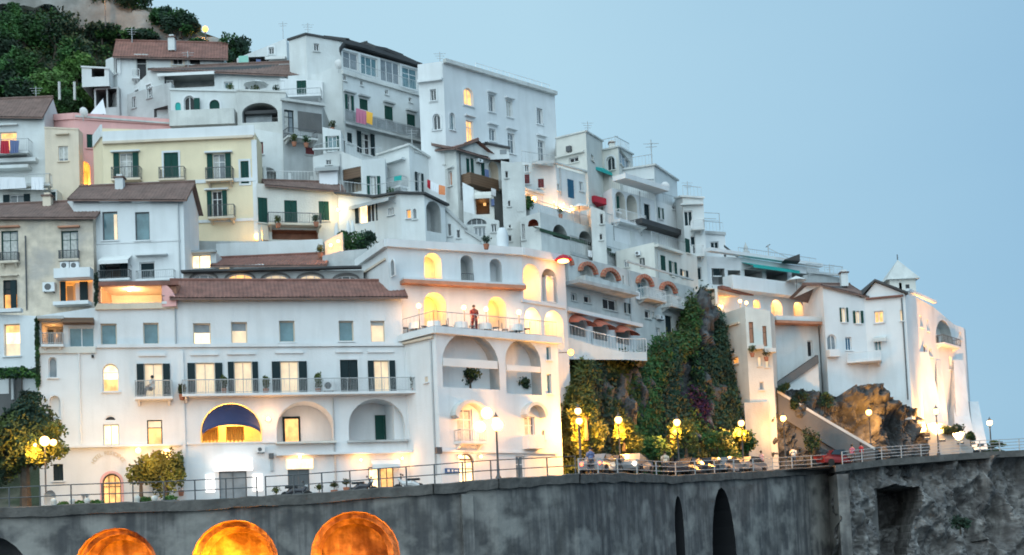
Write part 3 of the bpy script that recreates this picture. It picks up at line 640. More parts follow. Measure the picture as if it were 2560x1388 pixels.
house('big_white_block', 'big flat-roofed white block with a cornice and two glowing windows, tallest in the middle', 'building', 460, [(1045, 166, 0), (1107, 158, 'L'), (1387, 240, 'L')], 'clean', [
    ('band', 1045, 199, 1107, 206, dict(f=0, o=.35)), ('band', 1109, 190, 1384, 199, dict(f=1, o=.4, m='aged')), ('box', 1045, 158, 1107, 200, dict(f=0, o=.06, name='parapet')),
    ('win', 1076, 224, 1090, 252, dict(f=0, r=2)), ('win', 1082, 285, 1101, 325, dict(f=0, a=1, r=1, g='glass')), ('win', 1124, 283, 1137, 325, dict(f=1, a=1, g='glassblue', r=1)),
    ('win', 1159, 221, 1182, 264, dict(a=1, g='warm', r=2)), ('win', 1221, 238, 1236, 280, dict(g='glassgrey', r=2, hood=.15)), ('win', 1266, 251, 1281, 293, dict(g='curtain', fr='clean', hood=.1)), ('win', 1342, 272, 1356, 311, dict(g='glassgrey', r=1)),
    ('win', 1166, 302, 1183, 357, dict(g='warm', hood=.3)), ('win', 1223, 322, 1240, 353, dict(g='glassgrey', hood=.3)), ('win', 1270, 334, 1287, 384, dict(g='glassgrey', hood=.3)), ('win', 1345, 352, 1362, 405, dict(g='glassgrey', hood=.35, r=1))], back=7)
h = house('roof_railing_wall', 'low parapet with a thin white railing on top of the big white block', 'parapet', 240, [(1190, 182, 0), (1375, 236, 'L')], 'clean', [], Y=D(1045, 460)+8, back=.3, drop=0)
m = MB(); railing(m, [h.pts[0], h.pts[1]], .9, 'railwhite', .5, .02); m.build('railing', h.root)
m = MB(); railing(m, [at(1108, 164, D(1045, 460)+.8), at(1300, 222, D(1045, 460)+6)], .4, 'railwhite', .8, .02); single('roof_rail', m, 'thin rail along the front edge of the big white block roof', 'railing')
# ================================================================ left part
house('brown_roof_house', 'white house with brown tile roof and a glowing balcony door at the left edge', 'house', 470, [(-160, 285, 0), (111, 288, 0)], 'white', [
    ('win', 0, 330, 42, 376, dict(g='warm', hood=.5, n=1, sill=0)), ('bal', -20, 358, 82, 394, dict(o=1.1, rk='rail')), ('slab', -160, 404, 96, 414, dict(o=.7)), ('slab', -160, 424, 80, 432, dict(o=1.))], roof=dict(r=250, d=2.4, m='tilebrown', end=0), back=4)
house('beige_house', 'narrow beige house with one pale blind window, between the white and pink houses', 'house', 480, [(111, 318, 0), (196, 322, 0)], 'beige', [('win', 146, 365, 170, 403, dict(g='glassgrey', blind=.8, hood=.9))], Y=D(110, 480)-.5, cap=(.1, .05, 'beige'), back=1.2)
house('pink_house', 'long pink house with a flat parapet behind the yellow house', 'house', 480, [(110, 289, 4), (186, 284, 0), (432, 300, 3)], 'pink', [
    ('band', 188, 299, 428, 303, dict(f=1, o=.2, m='aged')), ('shut', 217, 336, 240, 371, {}), ('room', 196, 404, 226, 475, dict(a=1, d=2.5, m='beige', Lw=260, lc=(1, .42, .08), lz=.2))], Y=D(186, 480)+.5, cap=(.5, .12, 'pink'))
m = MB(); a_ = at(225, 285, D(186, 480)+2); m.poly([a_, a_+Vector((1.3, .2, 0)), a_+Vector((1., .4, 1.4))], 'cloth'); m.poly([a_, a_+Vector((1., .4, 1.4)), a_+Vector((.6, 1.2, 0))], 'cloth'); m.cyl(a_+Vector((1., .5, 0)), a_+Vector((1., .5, 1.5)), .04, 'metal'); single('folded_awning', m, 'small white pointed awning on the pink house roof', 'awning')
YH = house('yellow_house', 'big pale yellow house with green shutters and a white parapet', 'house', 620, [(233, 352, 3), (256, 321, 0), (637, 332, 0)], 'yellow', [
    ('box', 257, 322, 636, 348, dict(f=1, o=.14, m='clean', name='parapet')), ('box', 235, 325, 256, 356, dict(f=0, o=.14, m='clean', name='parapet')), ('band', 258, 348, 634, 354, dict(f=1, o=.3, m='beige')), ('band', 262, 452, 640, 461, dict(f=1, m='clean', o=.08)), ('band', 452, 549, 645, 556, dict(f=1, m='clean', o=.08)), ('box', 632, 350, 645, 590, dict(f=1, o=.05, m='clean', name='corner_strip')),
    ('win', 284, 382, 347, 449, dict(f=1, s='green', g='glassgrey', cur=.9, fr='railwhite', r=0, sill=0, hood=.02, hk='clean')), ('shut', 410, 382, 446, 448, dict(f=1, r=1, sill=0)), ('win', 518, 384, 578, 452, dict(f=1, s='green', g='glassgrey', cur=.5, sill=0, hood=.02, hk='clean')), ('shut', 602, 403, 622, 459, dict(f=1, r=2, c='green', sill=0)),
    ('win', 518, 477, 568, 546, dict(f=1, s='green', g='dark', sill=0, hood=.02, hk='clean')), ('shut', 449, 500, 459, 548, dict(f=1)), ('bal', 284, 424, 356, 457, dict(f=1, o=.8, m='beige')), ('bal', 402, 424, 466, 457, dict(f=1, o=.8, m='beige')), ('bal', 518, 425, 586, 459, dict(f=1, o=.8, m='beige')), ('bal', 524, 518, 590, 552, dict(f=1, o=.8, m='beige')), ('bal', 446, 515, 471, 550, dict(f=1, o=.8, m='beige')),
    ('lamp', 640, 588, 650, 600, dict(f=1, r=.28, Lw=420, lc=(1, .45, .08), g='globe'))], Y=D(256, 610), back=3)
house('laundry_house', 'low white house with dark shutters under a laundry terrace at the left edge', 'house', 530, [(-160, 474, 0), (142, 474, 0)], 'aged', [('win', 8, 486, 76, 506, dict(s='shdark', g='glassgrey')), ('shut', 141-14, 480, 139, 505, dict(c='shdark')), ('bal', -160, 446, 132, 476, dict(o=.7, rk='rail', f=0))], Y=D(0, 520)-.5)
BW = house('blue_white_house', 'white house with a brown roof and two tall bluish windows, left of the yellow house', 'house', 730, [(150, 512, 5), (184, 494, 0), (458, 496, 0)], 'clean', [
    ('win', 256, 529, 294, 601, dict(g='glassblue', n=1, t=0, fr='metal', hood=.7, cur=.0)), ('box', 284, 535, 292, 598, dict(o=-.12, o0=-.16, m='pale', name='curtain')), ('win', 338, 530, 374, 601, dict(g='glassblue', n=1, t=0, fr='metal', hood=.7)), ('band', 236, 602, 452, 607, dict(f=1, o=.05)),  # the box named curtain is a glowing strip imitating the left window's lit right edge
    ('room', 249, 655, 320, 706, dict(d=1.8, m='grey')), ('box', 262, 660, 290, 704, dict(o=-1.6, o0=-1.75, m='wood', name='blind')), ('box', 249, 657, 262, 704, dict(o=-.1, o0=-.3, m='shdark', name='shutter')), ('box', 300, 657, 316, 704, dict(o=-.1, o0=-.3, m='shdark', name='shutter')), ('awn', 256, 640, 330, 660, dict(o=1.1)), ('win', 349, 655, 387, 704, dict(g='shdark', fr='railwhite', sill=0, n=1)), ('hood', 342, 637, 420, 641, dict(o=.5)), ('bal', 250, 680, 330, 706, dict(o=.7)), ('bal', 345, 680, 440, 706, dict(o=.7, rk='rail')), ('pipe', 448, 500, 452, 700, {})], roof=dict(f=1, r=463, d=2.6, m='tilebrown'), Y=D(-170, 860)+.7, back=5)
SH = house('stained_house', 'old stained stone house with a brownish tile roof at the left edge', 'house', 860, [(-170, 541, 0), (232, 541, 0)], 'stained', [
    ('win', 3, 577, 46, 656, dict(fr='green', g='glassgrey', cur=.92, hood=.2, hk='terra')), ('win', 153, 577, 196, 650, dict(fr='green', g='glassgrey', cur=.92, hood=.2, hk='terra')), ('bal', 2, 634, 50, 660, dict(o=.45, sp=.07)), ('bal', 150, 629, 200, 655, dict(o=.45, sp=.07)),
    ('ac', 154, 657, 176, 675, {}), ('ac', 178, 657, 200, 675, {}), ('ac', 110, 708, 140, 731, {}), ('win', 8, 700, 43, 772, dict(fr='shdark', g='dark', low=.5, lk='amber', hood=.25)), ('box', 30, 702, 42, 771, dict(o=.2, o0=.05, m='shdark', name='shutter')),
    ('box', 144, 676, 234, 700, dict(o=.9, m='clean', name='canopy')), ('room', 150, 702, 232, 758, dict(d=1.6, m='amber', bm='grey')), ('box', 150, 702, 163, 758, dict(o=-.05, o0=-.15, m='shdark', name='shutter')), ('box', 196, 702, 216, 758, dict(o=-.3, o0=-.4, m='shdark', name='shutter')), ('slab', 142, 758, 230, 767, dict(o=.9, m='clean')), ('pipe', 66, 590, 70, 776, dict(m='metal'))], roof=dict(r=511, d=3., m='tilebrown'))
SP = house('white_annex', 'white lower building with a glowing yellow window at the left edge', 'house', 935, [(-180, 778, 0), (93, 790, 0)], 'clean', [('band', -180, 778, 58, 787, dict(o=.5)), ('win', 10, 810, 50, 890, dict(g='bright', n=1, t=0, d=.3, blind=.25, bk='warm', low=.4, lk='pale', fr='beige'))], Y=D(0, 960)-1)
house('vine_porch', 'brown recessed porch under green vines, below the glowing yellow window', 'porch', 1010, [(-180, 926, 0), (97, 926, 0)], 'darkgrey', [('room', -20, 940, 22, 985, dict(d=1.6, m='wood', bm='terra')), ('room', 54, 940, 94, 982, dict(d=1.6, m='wood', bm='terra')), ('box', 30, 938, 36, 1000, dict(o=.2, m='rail', name='post'))], Y=D(0, 960)-1.2)
house('pergola_terrace', 'small white terrace with a flat pergola roof and rail, left of the hotel top floor', 'terrace', 872, [(94, 790, 0), (246, 768, .85)], 'clean', [
    ('room', 104, 806, 158, 868, dict(d=2., m='aged', Lw=18)), ('box', 112, 812, 128, 866, dict(o=-1.8, o0=-1.95, m='glass', name='door')), ('box', 134, 812, 148, 866, dict(o=-1.8, o0=-1.95, m='glassgrey', name='door')), ('win', 172, 818, 236, 868, dict(g='glassblue', n=2, sill=0)), ('slab', 96, 796, 162, 803, dict(o=.9, m='grey')), ('slab', 158, 800, 236, 812, dict(o=.8, m='wood')), ('bal', 104, 836, 160, 870, dict(o=.5, rk='rail', sp=.1))], Y=88.05, drop=0, back=7)
LT = house('lit_terrace', 'roofed roof terrace glowing orange inside, on the left wing of the hotel', 'terrace', 775, [(244, 708, 0), (440, 705, 1.1)], 'terra', [('room', 252, 715, 404, 758, dict(d=3, m='beige', Lw=300, lc=(1, .60, .30), lz=.85, lo=.35)), ('box', 256, 742, 290, 757, dict(o=-2.2, o0=-2.8, m='bright', name='lamp')), ('box', 370, 742, 388, 757, dict(o=-2.0, o0=-2.5, m='bright', name='lamp'))], Y=88.9, drop=-.4, back=5, cap=(.25, .3, 'tile'))
m = MB(); q = at(323, 722, 90.6); m.ball(q, .16, 'bulb'); m.cyl(q, q+Vector((0, 0, .4)), .015, 'metal'); single('hanging_lamp', m, 'small round lamp hanging inside the orange terrace', 'lamp', smooth=True)
house('curved_wall', 'white wall end with a curved top beside the orange terrace', 'wall', 775, [(404, 712, 0), (416, 712, 0), (428, 724, 0), (440, 745, 0)], 'pink', [], Y=89.6, drop=-.2, back=3)
# ================================================================ hotel
def HF(px): return 88+5.2*(px-93)/919
def merge(h2, h1):
    off = h2.root.location-h1.root.location
    for ch in list(h2.root.children): ch.parent = h1.root; ch.location = ch.location + off
    bpy.data.objects.remove(h2.root)
def arc_text(txt, f, cx, cy, rx, ry, size, k, root, spread=75):
    c = f.hit(cx, cy); n = len(txt); mb = MB()
    e = f.hit(cx+rx, cy)[0]-c[0]
    for i, ch in enumerate(txt):
        if ch == ' ': continue
        cu = bpy.data.curves.new('t', 'FONT'); cu.body = ch; cu.size = size; cu.align_x = 'CENTER'; cu.extrude = .01; ob = bpy.data.objects.new('t', cu); C.objects.link(ob)
        dg = bpy.context.evaluated_depsgraph_get(); me = bpy.data.meshes.new_from_object(ob.evaluated_get(dg))
        t = R(spread)*(1-2*i/(n-1)); u, z = c[0]+e*math.sin(-t)*1., c[1]+e*ry*math.cos(t); ct, st_ = math.cos(t), math.sin(t)
        b = len(mb.v); mb.v += [f.p(u+v.co.x*ct-v.co.y*st_, z+v.co.x*st_+v.co.y*ct, .04+v.co.z) for v in me.vertices]
        for p in me.polygons: mb.f.append(tuple(b+x for x in p.vertices)); mb.m.append(mb.mi(k))
        bpy.data.objects.remove(ob)
    mb.build('lettering', root)
S2 = dict(s='shdark', g='pale', fr='beige', sill=0, n=2, t=0)
HT_ = House('hotel', 'long white hotel with dark shutters and three big arches, in front on the left', 'hotel', 1275, [(93, 871, 0), (1014, 867, 5.2)], 'clean', back=7, Y=88, drop=2)
for it in [('band', 95, 868, 240, 884, dict(o=.14, m='cream')), ('band', 242, 860, 1008, 868, dict(o=.16)),
    ('win', 121, 893, 143, 944, dict(a=1, g='glassgrey', n=1, d=.3)), ('win', 124, 990, 151, 1048, dict(a=1, g='clean', n=1, d=.3, r=1)), ('box', 229, 888, 235, 895, dict(o=.12, m='dark', name='vent')),
    ('win', 256, 909, 297, 979, dict(a=1, g='bright', n=1, d=.35, r=0, low=.45, lk='warm')),
    ('win', 342, 909, 426, 993, dict(S2, fr_=.22)), ('bal', 338, 956, 432, 1002, dict(o=.9, rk='rail', sp=.09)),
    ('win', 469, 907, 557, 986, dict(S2, fr_=.22)), ('win', 570, 904, 646, 985, dict(S2, fr_=.2)), ('win', 680, 903, 768, 984, dict(S2, fr_=.24)), ('shut', 851, 900, 895, 983, dict(c='shdark', sill=0, r=1)), ('win', 920, 901, 989, 981, dict(S2, fr_=.22)),
    ('bal', 455, 951, 1052, 991, dict(o=.85, rk='rail', sp=.1)), ('hood', 346, 884, 414, 891, {}), ('hood', 476, 883, 546, 889, {}), ('hood', 568, 881, 638, 887, {}), ('hood', 688, 878, 758, 884, {}), ('hood', 838, 876, 906, 882, {}), ('hood', 918, 876, 984, 882, {}),
    ('ac', 805, 954, 836, 978, {}), ('band', 454, 987, 1050, 992, dict(o=.1)),
    ('win', 261, 1039, 291, 1053, dict(a=1, g='dark', n=1, sill=0, d=.12)), ('win', 258, 1061, 298, 1113, dict(g='bright', fr='rail', n=2)), ('win', 368, 1050, 406, 1114, dict(g='warm', n=1, blind=.3, bk='pale', fr='shdark')),
    ('band', 96, 1114, 452, 1119, dict(o=.35)), ('band', 462, 1106, 690, 1110, dict(o=.12)), ('band', 690, 1105, 840, 1110, dict(o=.5, m='cream')), ('band', 868, 1101, 1020, 1106, dict(o=.3, m='grey')), ('box', 455, 880, 463, 1250, dict(o=.12, name='pilaster')),
    ('win', 133, 1160, 158, 1202, dict(g='glass', n=2, fr='shdark')), ('room', 110, 1226, 140, 1262, dict(a=1, d=.4, m='clean')), ('win', 204, 1238, 222, 1258, dict(g='glassgrey', sill=0)),
    ('win', 257, 1184, 303, 1290, dict(a=1, g='warm', d=.5, n=3, r=1, rk='pink', sill=0, fr='wood')), ('box', 262, 1205, 298, 1209, dict(o=-.3, o0=-.45, m='grey', name='transom')),
    ('win', 549, 1178, 618, 1290, dict(g='glassgrey', n=2, fr='metal', sill=0, t=0, low=.25, lk='teal')), ('box', 536, 1150, 630, 1178, dict(o=.9, m='signlit', name='lit_canopy')),
    ('box', 514, 1187, 537, 1231, dict(o=.15, m='signlit', name='sign_panel')), ('box', 632, 1186, 656, 1228, dict(o=.15, m='signlit', name='sign_panel')), ('box', 672, 1134, 684, 1147, dict(o=.25, m='metal', name='vent')), ('box', 676, 1147, 683, 1178, dict(o=.12, m='rail', name='vent_pipe')),
    ('win', 721, 1174, 775, 1290, dict(g='glass', n=2, fr='metal', sill=0, t=0)), ('box', 716, 1148, 782, 1172, dict(o=.12, m='bright', name='lit_lunette')), ('awn', 926, 1148, 996, 1166, dict(o=1.)),
    ('win', 923, 1168, 951, 1290, dict(g='bright', n=1, fr='shdark', sill=0, t=0)), ('win', 952, 1168, 986, 1290, dict(g='warm', n=2, fr='wood', sill=0, t=0)), ('pipe', 836, 995, 838, 1240, {}), ('pipe', 1018, 870, 1020, 1200, dict(m='clean')), ('pipe', 200, 880, 202, 1110, dict(m='clean')), ('ac', 640, 1118, 662, 1132, {}), ('band', 690, 1131, 1030, 1137, dict(o=.5, m='clean')),
    ('lamp', 664, 1040, 676, 1058, dict(r=.15, Lw=90)), ('lamp', 410, 1128, 422, 1142, dict(r=.3, Lw=560)), ('lamp', 340, 1122, 352, 1134, dict(r=.2, Lw=90)), ('lamp', 896, 1146, 906, 1156, dict(r=.09, Lw=60)), ('lamp', 999, 1142, 1009, 1152, dict(r=.09, Lw=60)), ('lamp', 744, 1140, 754, 1148, dict(r=.12, Lw=60))]:
    HT_.item(*it[:-1], **it[-1])
def arch_room(x0, y0, x1, y1, inner, **kw):
    HT_.item('room', x0, y0, x1, y1, a=1, d=2.2, **kw)
arch_room(501, 1007, 654, 1107, 0, m='clean', bm='cream', hs=.95, Lw=420, lc=(1, .45, .06), lz=.6)
arch_room(691, 1003, 836, 1106, 0, m='clean', Lw=30, lc=(1, .6, .35), lz=.5, hs=.95); arch_room(871, 997, 1012, 1102, 0, m='clean', hs=.95)
f = HT_.faces[0]
u0, u1, z0, z1 = f.rect(501, 1007, 654, 1107)
# blue awning inside the first arch: a curved hood
m = MB(); n = 14; uc, r_ = (u0+u1)/2, (u1-u0)/2*.97; zs = z1-r_*.95
prev = None
for i in range(n+1):
    t = math.pi*i/n; a_ = (uc-r_*math.cos(t), zs+r_*.95*math.sin(t)-.06); b_ = (uc-r_*math.cos(t)*.98, zs-.25+ .62*math.sin(t)*1.15)
    if prev:
        for j in range(4):
            t0, t1 = j/4, (j+1)/4; q = lambda P_, Q_, tt: f.p(P_[0]+(Q_[0]-P_[0])*tt, P_[1]+(Q_[1]-P_[1])*tt, -.15 + .9*tt**1.3)
            m.poly([q(prev[0], prev[1], t0), q(a_, b_, t0), q(a_, b_, t1), q(prev[0], prev[1], t1)], 'navy')
        m.poly([f.p(*prev[1], .75), f.p(*b_, .75), f.p(b_[0], b_[1]-.2, .78), f.p(prev[1][0], prev[1][1]-.2, .78)], 'navy')
    prev = (a_, b_)
aw = m.build('awning', HT_.root)
for x0, x1, y0 in ((506, 548, 1064), (566, 612, 1062)):  # yellow curtains tied in the arch
    m = MB(); nn = 16; U0, U1 = f.rect(x0, y0, x1, 1105)[:2]; ZT = f.rect(x0, y0, x1, 1105)[3]; ZB = f.rect(x0, y0, x1, 1105)[2]
    for i in range(nn):
        ua, ub = U0+(U1-U0)*i/nn, U0+(U1-U0)*(i+1)/nn; za = ZB + .22*abs(math.sin(i*.9)); zb_ = ZB + .22*abs(math.sin((i+1)*.9)); oa, ob = -.9+.06*(i % 2), -.9+.06*((i+1) % 2)
        m.poly([f.p(ua, za, oa), f.p(ub, zb_, ob), f.p(ub, ZT, ob), f.p(ua, ZT, oa)], 'tablecloth')
    m.build('curtain', HT_.root)
bf = Face(f.p(0, 0, -2.17), f.p(f.L, 0, -2.17), 0, 0)
m = MB(); q = bf.rect(707, 1042, 751, 1105); m.fbox(bf, q[0], q[1], q[2], q[3], 0, .08, 'shdark'); d_ = m.build('door_frame', HT_.root); m = MB(); m.fbox(bf, q[0]+.14, q[1]-.14, q[2], q[3]-.16, .081, .1, 'warm'); m.build('door_glass', HT_.root)
m = MB(); q = bf.rect(938, 1038, 983, 1101); mm = (q[0]+q[1])/2; m.fbox(bf, q[0], mm-.01, q[2], q[3], 0, .08, 'green'); m.build('shutter', HT_.root); m = MB(); m.fbox(bf, mm+.01, q[1], q[2], q[3], 0, .08, 'green'); m.build('shutter', HT_.root)
arc_text('HOTEL RESIDENCE', f, 272, 1172, 38, .95, .34, 'parchment', HT_.root, 62)
HT_.done()
hu = House('x', None, None, 874, [(242, 762, HF(242)-88+.06), (440, 758, HF(440)-88+.06)], 'clean', back=6, Y=88, drop=.0, cap=(.35, .2, 'beige'))
for it in [('win', 252, 809, 292, 862, dict(g='glassblue', n=1, t=0, fr='beige', d=.3)), ('win', 358, 807, 397, 860, dict(g='glassblue', n=1, t=0, fr='beige', d=.3)), ('bal', 404, 742, 440, 762, dict(o=.3))]: hu.item(*it[:-1], **it[-1])
hu.done(); merge(hu, HT_)
hu = House('x', None, None, 874, [(438, 737, HF(438)-88+.06), (1003, 734, HF(1003)-88+.06)], 'clean', back=6, Y=88, drop=.0, roof=dict(r=704, d=2.4, m='tile', over=.6))
for it in [('win', 483, 808, 527, 860, dict(g='glassgrey', n=1, t=0, fr='beige', d=.3, low=.55)), ('win', 578, 805, 618, 858, dict(g='glassgrey', n=1, t=0, fr='beige', d=.3, low=.6, lk='pale')), ('win', 698, 802, 737, 855, dict(g='glassblue', n=1, t=0, fr='beige', d=.3)), ('win', 847, 802, 884, 853, dict(g='glassblue', n=1, t=0, fr='beige', d=.3)), ('win', 927, 802, 962, 855, dict(g='pale', n=1, t=0, fr='beige', d=.3, blind=.2, bk='grey')),
    ('band', 440, 742, 1000, 750, dict(o=.12)), ('pipe', 438, 750, 441, 860, {})] + [('box', a, 750, a+5, 802, dict(o=.025, name='panel_edge')) for a in (480, 521, 577, 617, 697, 738, 847, 884, 926, 962)]: hu.item(*it[:-1], **it[-1])
hu.done(); merge(hu, HT_)
# ================================================================ white tower at the bend
TW = House('white_tower', 'tall white many-sided building with arched windows and a lit terrace at the road bend', 'building', 1215, [(898, 650, 5.2), (968, 600, 0), (1303, 622, 4.2), (1411, 642, 7.5)], 'clean', back=6, Y=93.5, drop=2.5, cap=(.5, .3, 'clean'))
for it in [('band', 900, 666, 966, 671, dict(f=0, o=.12, m='beige')), ('band', 970, 618, 1300, 624, dict(f=1, o=.2, m='beige')), ('win', 970, 647, 981, 692, dict(f=0, a=1, g='glassgrey', n=1, sill=0)),
    ('room', 1061, 632, 1104, 712, dict(f=1, a=1, d=1.3, m='clean', bm='beige', Lw=90, lc=(1, .42, .08), lu=-.1, lz=.6)), ('room', 1152, 638, 1184, 712, dict(f=1, a=1, d=1.3, m='clean', bm='aged')), ('bal', 1153, 685, 1184, 712, dict(f=1, o=.1)), ('room', 1225, 647, 1255, 718, dict(f=1, a=1, d=1., m='clean')),
    ('room', 1304, 660, 1351, 750, dict(f=2, a=1, d=2., m='clean', Lw=150, lz=.5)), ('room', 1355, 672, 1393, 756, dict(f=2, a=1, d=2., m='clean', bm='darkgrey', Lw=110, lz=.7)), ('win', 1366, 690, 1384, 755, dict(f=2, a=1, g='glassgrey', d=1.2)),
    ('slab', 1000, 711, 1304, 720, dict(f=1, o=.75, m='terra')), ('slab', 1002, 705, 1304, 710, dict(f=1, o=.6, m='clean')),
    ('room', 1060, 731, 1116, 822, dict(f=1, a=1, d=1.6, m='clean', bm='beige', Lw=110, lc=(1, .42, .04), lz=.75)), ('room', 1221, 742, 1266, 822, dict(f=1, a=1, d=1.3, m='clean', bm='beige', Lw=60, lc=(1, .40, .04), lz=.75)),
    ('room', 1309, 770, 1352, 842, dict(f=2, a=1, d=2., m='clean', Lw=260, lz=.7)), ('room', 1362, 777, 1409, 872, dict(f=2, a=1, d=2., m='clean', bm='grey', Lw=220, lz=.8)), ('band', 1303, 756, 1412, 764, dict(f=2, o=.12)),
    ('box', 1040, 1010, 1050, 1060, dict(f=1, name='panel', o=.02)), ('win', 1402, 1150, 1425, 1210, dict(f=2, g='warm', sill=0, fr='wood', n=1)), ('hood', 1398, 1128, 1430, 1133, dict(f=2, o=.5, m='terra'))]:
    TW.item(*it[:-1], **it[-1])
TW.done()
h = House('x', None, None, 1215, [(1008, 840, 2.2), (1088, 819, 0), (1393, 846, 5.8)], 'clean', back=1.4, Y=91, drop=2.5, cap=(.4, .35, 'clean'))
for it in [('band', 1010, 848, 1085, 854, dict(f=0, o=.2, m='beige')), ('band', 1090, 833, 1392, 839, dict(f=1, o=.2, m='beige')),
    ('room', 1105, 832, 1247, 971, dict(f=1, a=1, d=3.2, m='grey', bm='midgrey', hs=.95)), ('room', 1264, 850, 1352, 986, dict(f=1, a=1, d=3.2, m='grey', bm='midgrey')), ('box', 1108, 936, 1140, 969, dict(f=1, o=-1.6, o0=-2, m='slate', name='dark_block')), ('box', 1200, 930, 1222, 969, dict(f=1, o=-2.2, o0=-2.6, m='glass', name='door')), ('box', 1270, 945, 1330, 980, dict(f=1, o=-2.2, o0=-2.6, m='wood', name='dark_block')),  # grey interiors paint in the arches' shade; dark blocks added low down
    ('box', 1107, 899, 1243, 919, dict(f=1, o=.05, o0=-.05, m='canvas', name='awning')), ('box', 1266, 915, 1350, 929, dict(f=1, o=.05, o0=-.05, m='canvas', name='awning')),
    ('win', 1366, 866, 1377, 900, dict(f=1, g='glassblue', n=1)), ('win', 1368, 935, 1379, 984, dict(f=1, g='glassblue', n=1)),
    ('win', 1143, 1022, 1182, 1112, dict(f=1, g='glassgrey', cur=.9, fr='railwhite', sill=0, n=2)), ('bal', 1135, 1078, 1200, 1112, dict(f=1, o=.8, rk='rail')), ('win', 1312, 1042, 1338, 1112, dict(f=1, g='glassgrey', cur=.8, sill=0)), ('bal', 1306, 1090, 1346, 1124, dict(f=1, o=.7, st='solid')), ('win', 1355, 1076, 1362, 1098, dict(f=1, a=1, g='dark', n=1)),
    ('win', 1149, 1134, 1187, 1260, dict(f=1, a=1, g='bright', n=2, sill=0, fr='wood')), ('box', 1151, 1147, 1185, 1151, dict(f=1, o=-.1, o0=-.2, m='wood', name='transom')), ('box', 1087, 1119, 1099, 1135, dict(f=1, o=.3, m='metal', name='box')),
    ('box', 1112, 1171, 1148, 1183, dict(f=1, o=.06, m='signblue', name='sign')), ('box', 1117, 1174, 1123, 1180, dict(f=1, o=.07, o0=.06, m='clean', name='sign_mark')), ('box', 1128, 1174, 1132, 1180, dict(f=1, o=.07, o0=.06, m='clean', name='sign_mark')), ('box', 1135, 1175, 1144, 1179, dict(f=1, o=.07, o0=.06, m='clean', name='sign_mark')),
    ('lamp', 1138, 1136, 1148, 1150, dict(f=1, r=.12, Lw=45)), ('lamp', 1190, 1136, 1200, 1150, dict(f=1, r=.12, Lw=45)), ('shut', 1062, 942, 1070, 956, dict(f=0, c='beige')), ('band', 1090, 1128, 1390, 1133, dict(f=1, o=.15)),
    ('win', 1290, 1140, 1312, 1210, dict(f=1, g='glassgrey', sill=0)), ('pipe', 1085, 850, 1088, 1190, dict(f=0))]:
    h.item(*it[:-1], **it[-1])
for x0, y0, x1, y1 in ((1124, 1003, 1207, 1044), (1301, 1008, 1354, 1050)):  # curved stone hoods over the two balcony windows
    fc = h.faces[1]; op = dict(zip(('u0', 'u1', 'z0', 'z1'), fc.rect(x0, y0, x1, y1)), a=1, hs=.95); cv = curve(op, 14); m = MB(); uc = (op['u0']+op['u1'])/2
    for (a, b) in zip(cv, cv[1:]):
        i_ = lambda p: (uc+(p[0]-uc)*.8, p[1]-.2); m.box8([fc.p(*i_(a), .004), fc.p(*i_(b), .004), fc.p(*i_(b), .7), fc.p(*i_(a), .7), fc.p(*a, .004), fc.p(*b, .004), fc.p(*b, .7), fc.p(*a, .7)], 'aged')
    m.build('hood', h.root)
h.done()
g0, g1 = h.faces
m = MB(); P_ = [g0.p(.1, g0.za+.03, .1), g0.p(g0.L, g0.zb+.03, .1), g1.p(g1.L-.1, g1.zb+.03, .1)]; railing(m, P_, 1.05, 'rail', .35); m.build('railing', h.root)
for f_ in (g0, g1):
    m = MB()
    nn = max(2, int(f_.L/1.5))
    for i in range(nn): m.fbox(f_, .15+(f_.L-.3)*i/nn+.05, .15+(f_.L-.3)*(i+1)/nn-.05, 0, 1, .05, .055, 'canvas') if 0 else None
merge(h, TW)
# rounded chimney on the tower roof
m = MB(); q = at(1256, 606, 97.5); m.lathe(q+Vector((0, 0, -.5)), [(.42, 0), (.42, .9), (.36, 1.25), (.2, 1.5), (.01, 1.55)], 'clean', 12); single('chimney', m, 'small round-topped white chimney on the tower roof', 'chimney', smooth=True)
# ---- terrace and street lamps
def ball_lamp(q, h_, lbl, watts, k='globe', r=.17, col=(1, .44, .13), grp=None, nm='terrace_lamp'):
    rt = thing(nm, q, lbl, 'lamp', grp); m = MB(); m.cyl(q, q+Vector((0, 0, h_-r)), .03, 'metal', 6); m.build('post', rt)
    m = MB(); m.ball(q+Vector((0, 0, h_)), r, k, 12); m.build('globe', rt, smooth=True); lamp_light(q+Vector((0, -.35, h_-.45)), watts, rt, col, r); return rt
G5 = 'globe lamps along the tower terrace'
for x, y, Yq, l in ((1047, 765, 92.9, 'leftmost globe lamp on the tower terrace'), (1160, 769, 94., 'globe lamp in the middle of the terrace, left of the person in red'), (1215, 773, 95.1, 'globe lamp right of the person in red on the terrace'), (1297, 781, 96.2, 'rightmost globe lamp on the tower terrace')):
    q = at(x, y, Yq); ball_lamp(q-Vector((0, 0, 1.5)), 1.5, l, 110, grp=G5)
